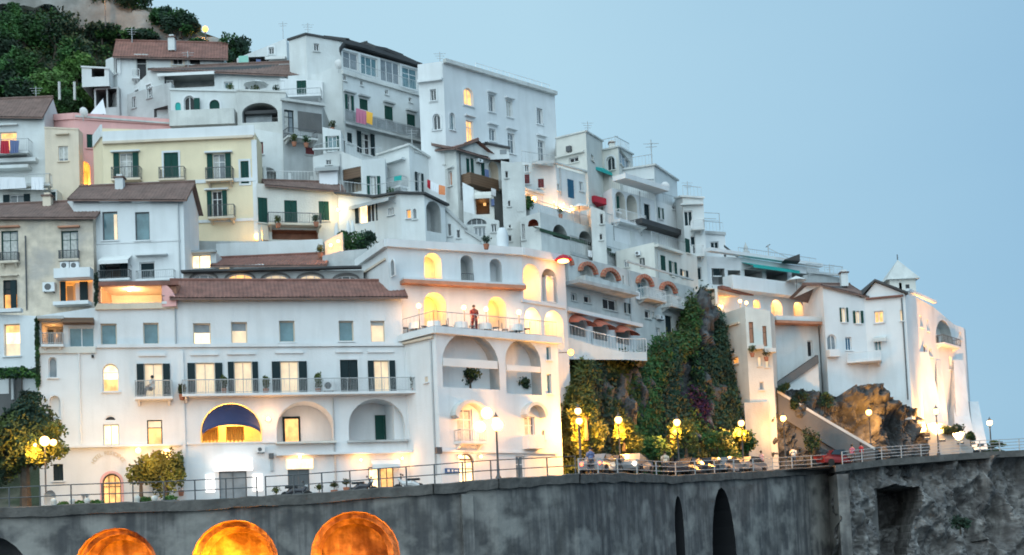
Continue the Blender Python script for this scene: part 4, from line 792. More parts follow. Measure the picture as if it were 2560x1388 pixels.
def street_lamp(x, ytop, Y, lbl, watts=700, hgt=None, k='globe', r=.3, col=(1, .58, .2), grp='street lamps along the coast road', base=None):
    q = at(x, ytop, Y); zb = base if base is not None else wallpt(x).z-.1; hgt = q.z-zb; b = Vector((q.x, q.y, zb)); rt = thing('street_lamp', b, lbl, 'street lamp', grp)
    m = MB(); m.lathe(b, [(.2, 0), (.18, .3), (.09, .45), (.07, 1.2), (.05, hgt-.45), (.1, hgt-.38), (.04, hgt-.3)], 'metal', 10); m.build('post', rt, smooth=True)
    m = MB(); m.ball(q, r, k, 12); m.build('lamp_globe', rt, smooth=True); m = MB(); m.lathe(q+Vector((0, 0, r*.75)), [(r*.75, 0), (r*.5, .1), (.05, .2), (.01, .35)], 'metal', 10); m.build('cap', rt, smooth=True)
    lamp_light(q+Vector((0, .5, -.6)), watts, rt, col, r); return rt
rt = street_lamp(1240, 1052, 83.2, 'very bright lamp with three globes on the sea wall in front of the white tower', 220, r=.24, col=(1, .42, .12))
for dx, dz in ((-.55, -.35), (.5, -.3), (-.1, .45)):
    q = at(1222, 1052, 83.2)+Vector((dx, 0, dz)); m = MB(); m.ball(q, .36, 'globe', 12); m.build('lamp_globe', rt, smooth=True)
lamp_light(at(1222, 1052, 91.6), 380, rt, (1, .42, .12), .3)  # extra light added close to the wall, imitating the lamp's broad glow
for x, y, Y, l, wt in ((1445, 1028, 95., 'upper of the two lamps beside the tower corner', 700), (1448, 1053, 95, 'lower of the two lamps beside the tower corner', 1200), (1546, 1050, 97, 'street lamp over the lit leaves left on the cliff road', 2000), (1692, 1056, 104.5, 'street lamp in the middle of the green cliff', 2000), (1853, 1058, 112.5, 'street lamp at the right edge of the green cliff', 2000), (1958, 1046, 115.5, 'street lamp by the grey stone buttress', 900), (2172, 1031, 118.5, 'street lamp lighting the orange rock under the convent', 900), (2340, 1028, 121.5, 'street lamp at the foot of the floodlit wall', 700), (2474, 1057, 125.5, 'last street lamp at the right end of the road', 500)):
    street_lamp(x, y, Y, l, wt, k='globe', r=.26 if x > 1500 else .24, col=(1, .42, .07))
m = MB(); q = at(1427, 881, 97); b = Vector((q.x, q.y, q.z)); rt = thing('wall_lantern', b, 'round yellow lamp on a bracket at the right corner of the tower', 'lamp'); m.cyl(q, q+Vector((-.8, .6, .1)), .03, 'metal'); m.build('bracket', rt); m = MB(); m.ball(q, .22, 'sodium'); m.build('lamp_globe', rt, smooth=True); lamp_light(q+Vector((.1, -.4, -.3)), 60, rt, (1, .5, .15))
q = at(1408, 652, 99.5); rt = thing('dish_lamp', q, 'wide red-shaded lamp at the top right corner of the tower', 'lamp'); m = MB(); m.lathe(q, [(.02, .45), (.3, .35), (.6, .1), (.62, .05)], 'red', 16); m.build('shade', rt, smooth=True); m = MB(); m.ball(q+Vector((0, 0, -.02)), .42, 'globe', 14, .35); m.build('bulb', rt, smooth=True); m = MB(); m.cyl(q+Vector((0, 0, .4)), q+Vector((-1, 1.2, .3)), .03, 'metal'); m.build('arm', rt); lamp_light(q+Vector((-.3, -.3, -.5)), 60, rt)
q = at(513, 73, 130.5); rt = thing('road_lamp', q-Vector((0, 0, 3.2)), 'lone orange lamp on the bare slope at the top left', 'lamp'); m = MB(); m.cyl(q-Vector((0, 0, 3.2)), q, .06, 'metal'); m.build('post', rt); m = MB(); m.ball(q, .27, 'sodium'); m.build('lamp_globe', rt, smooth=True); lamp_light(q+Vector((-.3, .6, -.7)), 260, rt, (1, .42, .08))
q = at(262, -12, 130); rt = thing('hidden_road_lamp', q-Vector((0, 0, 3)), 'orange glow source among the trees at the very top left', 'lamp'); m = MB(); m.cyl(q-Vector((0, 0, 3)), q, .06, 'metal'); m.build('post', rt); lamp_light(q+Vector((0, -1.5, -.6)), 350, rt, (1, .42, .08))
# ================================================================ middle cluster
hd = lambda px, b: D(px, b)
house('long_parapet', 'long low grey-white wall in front of the yellow house', 'wall', 668, [(452, 602, 1), (540, 603, 0), (808, 604, 0)], 'grey', [('box', 541, 604, 808, 668, dict(f=1, o=.05, m='white', name='rendering'))], back=1.5)
house('lit_room_house', 'small flat-roofed white house with a brightly lit curtained window', 'house', 705, [(456, 634, 1), (468, 634, 0), (540, 630, 0)], 'white', [('win', 469, 637, 527, 671, dict(f=1, g='bright', n=2, t=0, fr='grey')), ('slab', 466, 628, 542, 634, dict(f=1, o=.4, m='grey'))], Y=D(500, 700)-2)
house('low_red_roof_house', 'low wide house with a red tile roof strip and a dark gallery', 'house', 690, [(540, 662, 0), (806, 662, 0)], 'cream', [('room', 668, 664, 800, 690, dict(d=2, m='darkgrey')), ('win', 545, 666, 575, 688, dict(g='pale', sill=0)), ('box', 586, 664, 662, 676, dict(o=.3, m='clean', name='awning'))], Y=D(500, 700)-2.6, roof=dict(r=641, d=3.2, m='tile'))
house('arched_gallery', 'long dark stone gallery with low arched windows, two of them glowing, above the hotel roof', 'gallery', 735, [(458, 680, 0), (908, 676, 1)], 'grey', [
    ('win', 478, 685, 540, 712, dict(a=1, g='glassgrey', n=3, hs=.5, sill=0, r=1, rk='darkgrey')), ('win', 566, 684, 634, 712, dict(a=1, g='warm', n=3, hs=.5, sill=0, r=1, rk='darkgrey')), ('win', 656, 686, 722, 712, dict(a=1, g='glassgrey', n=3, hs=.5, low=.9, lk='pale', sill=0, r=1, rk='darkgrey')), ('win', 746, 686, 806, 712, dict(a=1, g='pale', n=3, hs=.5, sill=0, r=1, rk='darkgrey')), ('win', 836, 688, 894, 712, dict(a=1, g='glass', n=3, hs=.5, sill=0, r=1, rk='darkgrey')), ('slab', 455, 674, 905, 679, dict(o=.6, m='slate'))], Y=96)
house('retaining_wall', 'plain pale grey retaining wall left of the tower roof', 'wall', 740, [(806, 640, 0), (850, 628, 0), (918, 622, 0)], 'grey', [], Y=D(860, 700)-1.5, back=2)
house('round_wall', 'small cream wall with two little lamps beside the dark hedge', 'wall', 660, [(812, 604, 0), (856, 580, 0)], 'beige', [('lamp', 824, 612, 832, 620, dict(r=.14, Lw=40)), ('lamp', 843, 602, 851, 610, dict(r=.14, Lw=40))], Y=D(830, 660)-2.5, back=1.5)
house('pale_yellow_house', 'pale yellow house with four green shutters under a brown roof edge', 'house', 620, [(641, 458, -.5), (672, 461, 0), (852, 477, 1.5)], 'cream', [
    ('shut', 645, 494, 669, 557, dict(f=0)), ('shut', 711, 501, 743, 560, {}), ('shut', 797, 503, 823, 552, {}), ('bal', 668, 540, 800, 570, dict(o=1., m='beige', f=1)), ('room', 680, 575, 795, 600, dict(d=1.2, m='terra', f=1)), ('box', 652, 566, 668, 602, dict(f=0, o=.3, m='beige', name='pier'))], roof=dict(f=1, r=456, d=2, m='tilebrown'), Y=D(650, 610)+.2)
house('balustrade_terrace', 'white terrace with a rail and posts above the pale yellow house', 'terrace', 480, [(640, 452, 0), (860, 472, 1.5)], 'white', [('bal', 642, 432, 856, 466, dict(o=.4, rk='railwhite', sp=.25)), ('box', 658, 420, 666, 465, dict(o=.5, o0=.3, name='post')), ('box', 720, 437, 727, 465, dict(o=.5, o0=.3, name='post')), ('box', 775, 445, 782, 468, dict(o=.5, o0=.3, name='post'))], Y=D(650, 480)-1)
house('stepped_house', 'white house with a square brown recess and shuttered door, left of the gabled house', 'house', 500, [(782, 392, 0), (850, 377, 0), (905, 400, -1), (962, 396, -.6)], 'white', [
    ('room', 857, 420, 903, 482, dict(f=1, d=1.6, m='grey', bm='beige')), ('box', 858, 421, 902, 446, dict(f=1, o=-.02, o0=-.1, m='wood', name='blind')), ('win', 917, 440, 951, 487, dict(f=2, s='green', g='glass', cur=.8, sill=0, fr_=.25)), ('awn', 790, 416, 850, 428, dict(o=.9, m='grey')), ('box', 800, 432, 846, 466, dict(o=.5, o0=.45, m='cloth', name='sheet')), ('slab', 782, 372, 850, 376, dict(o=.3)), ('pipe', 853, 385, 855, 480, dict(f=1)), ('win', 815, 400, 828, 412, dict(f=0, g='glass'))], Y=D(800, 500)-.5)
GH = House('gabled_white_house', 'white house with a gabled front and a curved roof edge running down, in the middle', 'house', 500, [(945, 386, 2.2), (1022, 361, 0), (1075, 395, 2), (1112, 432, 4)], 'white', cap=(.14, .2, 'aged'))
for it in [('win', 1037, 432, 1058, 480, dict(f=1, s='shdark', g='glassgrey', fr_=.25, sill=0)), ('band', 1036, 380, 1054, 384, dict(f=1, o=.1, m='aged')), ('hood', 968, 402, 1015, 407, dict(f=0, o=.5)), ('win', 1079, 440, 1090, 452, dict(f=2)), ('bal', 955, 452, 1020, 482, dict(f=0, o=1.0, rk='rail'))]: GH.item(*it[:-1], **it[-1])
GH.done()
LW = House('porch_house', 'white house with a dark curved canopy edge, a glowing door and a big arched niche', 'house', 605, [(845, 482, 1), (935, 492, 0), (1000, 481, -1.5), (1060, 484, -2), (1112, 512, -.5)], 'white', cap=(.12, .35, 'slate'))
for it in [('win', 888, 508, 950, 556, dict(f=0, g='dark', n=3, s='shdark', fr_=.15, sill=0)), ('box', 900, 512, 916, 556, dict(f=0, o=-.1, o0=-.18, m='bright', name='lit_curtain')), ('awn', 890, 500, 990, 512, dict(f=1, o=.9, m='grey')), ('win', 970, 520, 985, 538, dict(f=1, g='aged')), ('win', 1016, 524, 1027, 546, dict(f=2, g='amber', n=1)), ('win', 1032, 522, 1041, 548, dict(f=2, a=1, g='glassgrey', n=1)), ('room', 1066, 503, 1102, 580, dict(f=3, a=1, d=1.2, m='grey')), ('lamp', 846, 520, 852, 534, dict(f=0, r=.1, Lw=120, lc=(1, .7, .3)))]: LW.item(*it[:-1], **it[-1])
LW.done()
m = MB(); q0, q1 = at(862, 600, LW.Y0-3), at(932, 600, LW.Y0-3)
for x, y, r_ in ((868, 606, (1., 1, 1.)), (890, 602, (1.2, 1, .9)), (915, 600, (1.1, 1, .9)), (870, 622, (.9, 1, .7)), (895, 615, (1., 1, .7)), (925, 592, (.6, .8, .5)), (858, 590, (.5, .6, .5))): m.leaves(at(x, y, LW.Y0-3), r_, 420, .22, 'leafdark' if x % 2 else 'leaf', .3)
single('hedge', m, 'dense dark green hedge above the left end of the tower roof', 'hedge')
for i, (x, y0_, y1_) in enumerate(((871, 562, 592), (882, 553, 592), (842, 560, 595))):
    m = MB(); q = at(x, y1_, LW.Y0-2.2); m.lathe(q, [(.16, 0), (.2, .3), (.14, .9), (.05, 1.2), (.01, 1.3)], 'canvas', 10); single('closed_parasol', m, ['white closed parasol, left of the pair by the glowing door', 'white closed parasol, right of the pair by the glowing door', 'white closed parasol at the lit wall edge'][i], 'parasol', 'closed parasols by the hedge', True)
house('stair_wall', 'white wall with a diagonal outdoor staircase behind the tower roof', 'stairs', 610, [(1108, 508, 0), (1165, 570, 0), (1200, 596, 0)], 'white', [('win', 1120, 560, 1128, 590, dict(f=0, g='glass', n=1)), ('win', 1142, 575, 1150, 595, dict(f=0, g='glass', n=1))], Y=D(1150, 610)-1.5, cap=(.3, .2, 'grey'), back=1.5)
house('arch_window_house', 'grey-white house with one big half-round window above the tower roof', 'house', 610, [(1158, 528, 0), (1248, 552, 0)], 'aged', [('win', 1166, 537, 1217, 562, dict(a=1, g='glass', n=4, sill=0, hs=1, fr='rail')), ('win', 1185, 566, 1215, 592, dict(g='glassgrey', n=3)), ('win', 1228, 560, 1242, 580, dict(g='glass'))], Y=D(1180, 610)-.5)
house('sheet_wall', 'narrow white wall slab standing left of the small lit room', 'wall', 530, [(1156, 456, 0), (1184, 470, 0)], 'clean', [], Y=D(1180, 560)-.5, back=2, drop=1)
house('small_lit_room', 'small dark open room with a warm lamp under a cream awning', 'room', 545, [(1184, 474, 0), (1234, 492, 0)], 'cream', [('room', 1190, 496, 1224, 536, dict(d=1.8, m='darkgrey', Lw=16)), ('awn', 1186, 480, 1228, 496, dict(o=.8, m='cream')), ('box', 1208, 504, 1215, 510, dict(o=-.4, o0=-.6, m='warm', name='lamp')), ('box', 1228, 500, 1236, 516, dict(o=.3, m='bluecloth', name='cloth'))], Y=D(1180, 560)-.2)
BH = House('beige_old_house', 'old beige house with a red tile roof edge, green shutters and a brown balcony', 'house', 520, [(1098, 372, 1.5), (1140, 372, 0), (1296, 418, 'L')], 'aged')
for it in [('shut', 1166, 396, 1174, 441, dict(f=1, sill=0)), ('shut', 1177, 396, 1185, 441, dict(f=1, sill=0)), ('shut', 1203, 405, 1212, 451, dict(f=1, sill=0)), ('box', 1194, 430, 1202, 450, dict(f=1, o=.9, o0=.8, m='bluecloth', name='cloth')), ('room', 1222, 405, 1246, 462, dict(f=1, a=1, d=1.2, m='beige')), ('box', 1154, 447, 1224, 474, dict(f=1, o=1., m='wood', name='balcony')), ('box', 1226, 460, 1250, 480, dict(f=1, o=1., m='aged', name='balcony')), ('win', 1121, 428, 1130, 465, dict(f=0, g='terra', n=1)), ('hood', 1120, 418, 1136, 422, dict(f=0, o=.3)), ('win', 1262, 425, 1272, 450, dict(f=1, g='glass')), ('win', 1104, 395, 1112, 412, dict(f=0, g='glass')), ('pipe', 1150, 385, 1152, 500, dict(f=1, m='metal')), ('ac', 1188, 400, 1200, 408, dict(f=1))]: BH.item(*it[:-1], **it[-1])
BH.roof = [dict(f=1, r=386, d=2.5, m='tile'), dict(f=0, r=360, d=2.2, m='tile')]; BH.done()
house('roof_hut', 'tiny white hut with a dark flat top on the beige house roof', 'hut', 400, [(1206, 362, 0), (1216, 357, 0), (1272, 370, 0)], 'white', [('box', 1250, 375, 1266, 385, dict(f=1, o=.05, m='glassgrey', name='panel'))], Y=D(1206, 520)+1.2, drop=0, back=3, cap=(.12, .25, 'slate'))
house('plain_tower', 'tall narrow plain pale wall with a few tiny openings, right of the beige old house', 'tower', 615, [(1252, 402, 0), (1310, 412, 0)], 'aged', [('win', 1263, 428, 1270, 445, dict(g='dark', n=1)), ('win', 1270, 502, 1276, 516, dict(g='dark', n=1)), ('win', 1272, 562, 1277, 570, dict(g='dark', n=1)), ('win', 1271, 588, 1279, 603, dict(g='dark', n=1)), ('box', 1288, 405, 1308, 530, dict(o=.03, name='panel'))], Y=D(1250, 600)-.5)
house('red_window_house', 'white house with two deep red shutters and one blue shutter', 'house', 520, [(1302, 405, 0), (1390, 417, 0), (1465, 438, 'L')], 'white', [
    ('shut', 1310, 436, 1324, 460, dict(f=0, c='shred')), ('shut', 1345, 447, 1360, 470, dict(f=0, c='shred')), ('win', 1312, 412, 1322, 430, dict(f=0, g='glass')), ('shut', 1419, 449, 1435, 495, dict(f=1, c='shblue', sill=0)), ('win', 1392, 460, 1398, 476, dict(f=1, g='dark', n=1)), ('win', 1448, 455, 1458, 478, dict(f=1, g='glassgrey')), ('pipe', 1400, 420, 1402, 490, dict(f=1)), ('band', 1385, 417, 1464, 421, dict(f=1, o=.25, m='aged')), ('awn', 1330, 405, 1385, 413, dict(f=0, m='grey'))])
RL = House('restaurant_terrace', 'white terrace house strung with warm lamps, a green bush and a red canopy', 'terrace', 585, [(1292, 466, 0), (1492, 520, 'L')], 'white', cap=(.15, .15, 'aged'))
for it in [('room', 1304, 484, 1352, 520, dict(a=1, d=2, m='clean', Lw=160)), ('room', 1356, 492, 1376, 525, dict(d=1.5, m='clean', bm='green')), ('room', 1380, 496, 1440, 534, dict(d=2, m='clean', bm='terra', Lw=300)), ('room', 1444, 512, 1488, 548, dict(d=1.5, m='pink', bm='aged', Lw=60)), ('bal', 1296, 538, 1492, 584, dict(o=1.3, st='solid', pm='white')), ('box', 1460, 500, 1490, 515, dict(o=1.2, m='red', name='canopy'))]: RL.item(*it[:-1], **it[-1])
RL.done()
for x, y, wq, l in ((1335, 497, 200, 'brightest round lamp on the restaurant terrace beside the bush'), (1385, 505, 60, 'second lamp of the restaurant terrace'), (1408, 510, 90, 'third lamp of the restaurant terrace'), (1428, 517, 60, 'last small lamp of the restaurant terrace')):
    q = at(x, y, RL.Y0-1.0 + (x-1292)*.035); ball_lamp(q-Vector((0, 0, 1.4)), 1.4, l, wq, 'globe', .22 if x < 1340 else .1, grp='lamps on the restaurant terrace')
m = MB(); m.leaves(at(1315, 508, RL.Y0-1), (.8, .6, .7), 500, .22, 'leaf', .3); single('terrace_bush', m, 'green bush beside the brightest restaurant lamp', 'bush')
house('vaults_house', 'grey-white wall of low arched vaults, one trimmed red, under the restaurant terrace', 'house', 640, [(1300, 545, 0), (1350, 530, -.3), (1500, 575, 'L')], 'aged', [('room', 1320, 548, 1346, 566, dict(f=0, a=1, d=1, m='redbrick')), ('room', 1382, 562, 1418, 596, dict(f=1, a=1, d=1.2, m='grey', hs=.9)), ('room', 1447, 578, 1480, 606, dict(f=1, a=1, d=1.2, m='grey', hs=.9)), ('win', 1305, 560, 1312, 600, dict(f=0, g='dark'))], Y=D(1320, 640)-1)
house('cliff_tower', 'narrow stone tower wall with one small window, right of the red canopy', 'house', 620, [(1476, 515, 0), (1512, 528, 0)], 'aged', [('win', 1500, 535, 1508, 560, dict(g='dark', n=1)), ('win', 1499, 585, 1506, 600, dict(g='dark', n=1))], Y=D(1480, 640)-2)
PG = House('pergola_gallery', 'long dark green pergola and glazed gallery descending to the right', 'gallery', 665, [(1322, 582, 0), (1640, 672, 'L')], 'grey', drop=1.5)
for it in [('room', 1330, 600, 1480, 640, dict(d=2, m='darkgrey')), ('room', 1485, 630, 1630, 668, dict(d=2, m='darkgrey')), ('awn', 1322, 590, 1500, 603, dict(o=1.1, m='leafdark')), ('box', 1400, 618, 1440, 634, dict(o=-.8, o0=-1., m='glassgrey', name='glazing')), ('box', 1345, 606, 1385, 622, dict(o=-.8, o0=-1., m='glass', name='glazing')), ('awn', 1500, 626, 1524, 640, dict(o=1., m='leafdark')), ('awn', 1590, 652, 1636, 664, dict(o=1., m='leafdark')), ('awn', 1525, 640, 1588, 658, dict(o=1.5, m='teal')), ('bal', 1400, 630, 1640, 675, dict(o=1.2, rk='rail', sp=.3)), ('box', 1520, 645, 1590, 662, dict(o=.2, m='cloth', name='cloth'))]: PG.item(*it[:-1], **it[-1])
PG.done()
RA = House('red_arch_house', 'long cream house with red-striped brick arches over its windows and small balconies', 'house', 890, [(1395, 630, -1.), (1560, 672, 'L'), (1735, 720, 'L')], 'aged', Y=D(1400, 890)+1.)
def redarch(x0, y0, x1, y1, wy, h=RA, bm='aged'):
    h.item('room', x0+7, y0+10, x1-7, wy, a=1, d=.5, m=bm); f = h.face((x0+x1)/2, (y0+wy)/2); op = dict(zip(('u0', 'u1', 'z0', 'z1'), f.rect(x0, y0, x1, y1)), a=1, hs=.9); cv = curve(op, 18); uc = (op['u0']+op['u1'])/2; m = MB()
    for i, (a, b) in enumerate(zip(cv, cv[1:])):
        g = lambda p: (uc+(p[0]-uc)*.74, op['z0']+(p[1]-op['z0'])*.7); m.box8([f.p(*g(a), .01), f.p(*g(b), .01), f.p(*g(b), .3), f.p(*g(a), .3), f.p(*a, .01), f.p(*b, .01), f.p(*b, .3), f.p(*a, .3)], 'redbrick' if i % 2 else 'terra')
    m.build('brick_arch', h.root)
for a in ((1400, 640, 1428, 664, 705), (1444, 656, 1488, 684, 712), (1500, 671, 1545, 699, 728), (1588, 687, 1628, 714, 752), (1647, 705, 1687, 731, 772)): redarch(*a)
for it in [('win', 1453, 674, 1467, 708, dict(d=.48, g='glass', sill=0)), ('win', 1513, 690, 1527, 724, dict(d=.48, g='glass', sill=0)), ('win', 1594, 706, 1624, 750, dict(d=.48, g='glassblue', n=3, sill=0)), ('win', 1657, 722, 1676, 768, dict(d=.48, g='glassgrey', sill=0)), ('win', 1690, 722, 1697, 745, dict(g='glassgrey')),
    ('bal', 1440, 700, 1500, 722, dict(o=.9, st='solid')), ('bal', 1498, 715, 1560, 740, dict(o=.9, st='solid')), ('bal', 1592, 728, 1640, 756, dict(o=1., rk='railwhite')), ('bal', 1652, 748, 1700, 776, dict(o=1., rk='railwhite')), ('slab', 1412, 722, 1560, 730, dict(f=0, o=1.4, m='grey')),
    ('win', 1460, 739, 1476, 757, dict(g='dark', n=1)), ('win', 1428, 733, 1442, 752, dict(g='glass')), ('win', 1560, 758, 1574, 784, dict(g='glass', s='shdark')), ('win', 1556, 690, 1566, 712, dict(g='glass')), ('pipe', 1575, 680, 1577, 860, {}), ('band', 1565, 675, 1730, 679, dict(o=.15)), ('win', 1700, 795, 1710, 815, dict(g='glass')), ('win', 1640, 820, 1650, 840, dict(g='glassgrey')), ('ac', 1640, 790, 1652, 800, {}), ('win', 1712, 745, 1722, 770, dict(g='glassgrey')), ('win', 1507, 748, 1542, 775, dict(g='dark', n=2)), ('win', 1612, 776, 1626, 796, dict(g='dark', n=1)), ('win', 1664, 790, 1681, 838, dict(g='shdark', n=1, fr='shdark', sill=0)), ('win', 1630, 780, 1636, 792, dict(g='beige', n=1))]: RA.item(*it[:-1], **it[-1])
RA.done()
LA = House('lower_arcade', 'low white arcade with three red arched canopies and a curved rail, beside the tower', 'house', 900, [(1412, 772, -.8), (1590, 812, 'L')], 'white', Y=D(1420, 900)-1.6, drop=0, back=5, cap=(.25, .5, 'clean'))
for a in ((1421, 786, 1467, 812, 840), (1479, 798, 1520, 822, 850), (1536, 813, 1575, 836, 860)):
    LA.item('room', a[0]+3, a[1]+2, a[2]-3, a[4], a=1, d=2., m='grey', bm='wood'); f = LA.face((a[0]+a[2])/2, a[1]+20); op = dict(zip(('u0', 'u1', 'z0', 'z1'), f.rect(*a[:4])), a=1, hs=.95); cv = curve(op, 12); m = MB()
    for p, q in zip(cv, cv[1:]): m.poly([f.p(p[0], p[1], .02), f.p(q[0], q[1], .02), f.p(q[0], op['z0']-.1+(q[1]-op['z0'])*.35, .9), f.p(p[0], op['z0']-.1+(p[1]-op['z0'])*.35, .9)], 'redbrick')
    m.build('canopy', LA.root)
LA.done()
h = house('lower_terrace', 'curved white terrace wall with a rail below the red canopies', 'terrace', 905, [(1415, 842, 0), (1480, 862, .8), (1560, 880, 1.5), (1617, 880, 2.6)], 'white', [], Y=D(1420, 900)-3.4, drop=-.2, back=3.5)
m = MB(); railing(m, [p+Vector((0, .1, 0)) for p in h.pts], 1.0, 'railwhite', .25); m.build('railing', h.root)
# ================================================================ right part of the ridge
house('cube_house', 'cream cube house at the skyline right of the big white block', 'house', 430, [(1390, 345, 0), (1464, 327, 'L'), (1506, 352, 4)], 'cream', [('band', 1392, 385, 1462, 389, dict(f=0, o=.3)), ('win', 1422, 393, 1446, 406, dict(f=0, g='dark', n=2)), ('win', 1478, 388, 1484, 402, dict(f=1, g='dark', n=1)), ('box', 1419, 367, 1430, 380, dict(f=0, o=.3, m='metal', name='box'))], cap=(.1, .12, 'aged'))
house('teal_awning_house', 'pale house part with a teal awning under the cream cube house', 'house', 470, [(1450, 408, 0), (1510, 430, 'L')], 'white', [('awn', 1452, 408, 1505, 432, dict(o=1.2, m='teal')), ('room', 1460, 432, 1500, 450, dict(d=1, m='darkgrey'))], Y=D(1464, 470)-.6)
house('corner_house', 'cream block with an arched window and a grey glazed side on the skyline', 'house', 450, [(1484, 380, 0), (1545, 366, 'L'), (1581, 385, 5)], 'cream', [('win', 1516, 391, 1537, 426, dict(f=0, a=1, g='glass', r=1)), ('win', 1550, 386, 1576, 425, dict(f=1, g='glassgrey', n=3))], cap=(.1, .15, 'aged'), Y=D(1500, 450)-.3)
house('parapet_block', 'wide pale parapet block with a sloping dark eave under the aerial', 'house', 500, [(1505, 434, 0), (1545, 425, 0), (1635, 411, 0), (1692, 450, 5)], 'white', [('band', 1550, 446, 1634, 451, dict(f=1, o=.2))], cap=(.12, .2, 'aged'), Y=D(1540, 500)-.5)
m = MB(); q = at(1630, 410, D(1540, 500)+1); q2 = at(1627, 350, D(1540, 500)+1); m.cyl(q, Vector((q2.x, q2.y, q2.z)), .05, 'rail')
z_ = q2.z-.35
for dz, w_ in ((0, .7), (-.3, .5)): m.cyl(Vector((q2.x-w_, q2.y, z_+dz)), Vector((q2.x+w_, q2.y, z_+dz)), .03, 'rail')
m.cyl(Vector((q2.x, q2.y-.7, z_-.15)), Vector((q2.x, q2.y+.7, z_-.15)), .03, 'rail'); single('aerial', m, 'thin cross-shaped aerial standing against the sky', 'aerial')
WL = house('white_loggia_house', 'white house with two tall loggia arches and a wide roof overhang', 'house', 600, [(1508, 482, 1), (1530, 470, 0), (1700, 520, 'L')], 'clean', [
    ('room', 1538, 480, 1564, 546, dict(f=1, a=1, d=1.3, m='cream')), ('shut', 1541, 490, 1549, 530, dict(f=1)) , ('room', 1567, 488, 1593, 556, dict(f=1, a=1, d=1.3, m='cream')), ('win', 1611, 511, 1626, 558, dict(f=1, g='shdark', n=1, fr='shdark', sill=0)), ('slab', 1532, 458, 1640, 470, dict(f=1, o=1.4, m='clean')), ('win', 1680, 515, 1690, 524, dict(f=1, g='glass')), ('win', 1645, 520, 1658, 548, dict(f=1, g='glassgrey', s='green')), ('pipe', 1600, 480, 1602, 590, dict(f=1)), ('bal', 1534, 535, 1600, 566, dict(f=1, o=.7, rk='railwhite'))])
house('glazed_band_house', 'pale house with a dark glazed gallery under the white loggia house', 'house', 660, [(1508, 556, 0), (1700, 612, 'L')], 'white', [('win', 1534, 562, 1576, 607, dict(g='glass', n=5, sill=0, fr='grey')), ('win', 1588, 582, 1690, 612, dict(g='glass', n=6, sill=0, fr='grey')), ('slab', 1576, 570, 1696, 582, dict(o=1.3, m='slate'))], Y=D(1530, 660)-.5)
house('terrace_parapet_house', 'pale house with a projecting parapet and slim dark shutters, above the red brick arches', 'house', 720, [(1540, 628, 1), (1635, 606, 0), (1742, 640, 'L')], 'cream', [
    ('shut', 1652, 639, 1664, 681, dict(f=1, sill=0)), ('win', 1672, 654, 1691, 691, dict(f=1, a=1, s='green', g='beige', fr_=.28)), ('win', 1700, 675, 1719, 694, dict(f=1, s='shdark', g='pale')), ('band', 1636, 623, 1700, 628, dict(f=1, o=.4)), ('shut', 1729-14, 597, 1725, 633, dict(f=1)), ('win', 1560, 650, 1572, 668, dict(f=0, g='glassgrey')), ('win', 1600, 645, 1612, 668, dict(f=0, g='glass', s='shdark')), ('pipe', 1645, 630, 1647, 720, dict(f=1)), ('ac', 1590, 630, 1602, 640, dict(f=0))])
house('slim_house', 'tall slim white house with stacked rounded balconies', 'house', 730, [(1690, 494, 2), (1706, 490, 0), (1758, 494, 0)], 'white', [('win', 1710, 527, 1732, 565, dict(f=1, g='shdark', sill=0)), ('bal', 1726, 555, 1758, 580, dict(f=1, o=.9, rk='railwhite')), ('win', 1727, 590, 1739, 634, dict(f=1, g='shdark', n=1, sill=0)), ('bal', 1728, 618, 1758, 646, dict(f=1, o=.9, rk='railwhite')), ('win', 1734, 668, 1754, 700, dict(f=1, g='shdark', sill=0)), ('band', 1700, 510, 1757, 514, dict(f=1, o=.4))], cap=(.12, .2, 'white'))
h = house('small_window_house', 'white house end with one square dark window, right of the slim house', 'house', 690, [(1756, 578, 0), (1812, 582, 0)], 'clean', [('win', 1776, 604, 1797, 626, dict(g='shdark')), ('win', 1766, 672, 1780, 700, dict(g='dark'))], cap=(.25, .15, 'grey'), Y=D(1756, 730))
m = MB(); a, b = at(1760, 572, h.Y0), at(1800, 574, h.Y0)
for p in (a, b): m.cyl(p, p+Vector((0, 0, 1.5)), .03, 'rail')
m.cyl(a+Vector((0, 0, 1.5)), b+Vector((0, 0, 1.5)), .03, 'rail'); m.cyl(a+Vector((0, 0, .8)), b+Vector((0, 0, .8)), .02, 'rail'); m.cyl(a+Vector((0, 2, 1.5)), b+Vector((0, 2, 1.5)), .03, 'rail'); m.cyl(a+Vector((0, 2, 0)), a+Vector((0, 2, 1.5)), .03, 'rail'); single('roof_frame', m, 'thin empty metal frame on the roof of the small-window house', 'frame')
m = MB(); a, b, c_ = at(1810, 618, h.Y0), at(1845, 646, h.Y0), at(1810, 650, h.Y0); m.poly([a, b, c_], 'white'); m.poly([a+Vector((0, 3, 0)), b+Vector((0, 3, 0)), c_+Vector((0, 3, 0))], 'white'); m.box8([a, b, b+Vector((0, 3, 0)), a+Vector((0, 3, 0)), a+Vector((0, 0, .25)), b+Vector((0, 0, .25)), b+Vector((0, 3, .25)), a+Vector((0, 3, .25))], 'slate'); single('shed_roof', m, 'small sloping dark-edged roof right of the small-window house', 'roof')
TT = House('long_terrace_house', 'long white house with a teal awning and a deep shaded terrace on the ridge', 'house', 830, [(1756, 640, -1), (1850, 644, 0), (2048, 672, 'L')], 'clean', Y=D(1800, 830)+1)
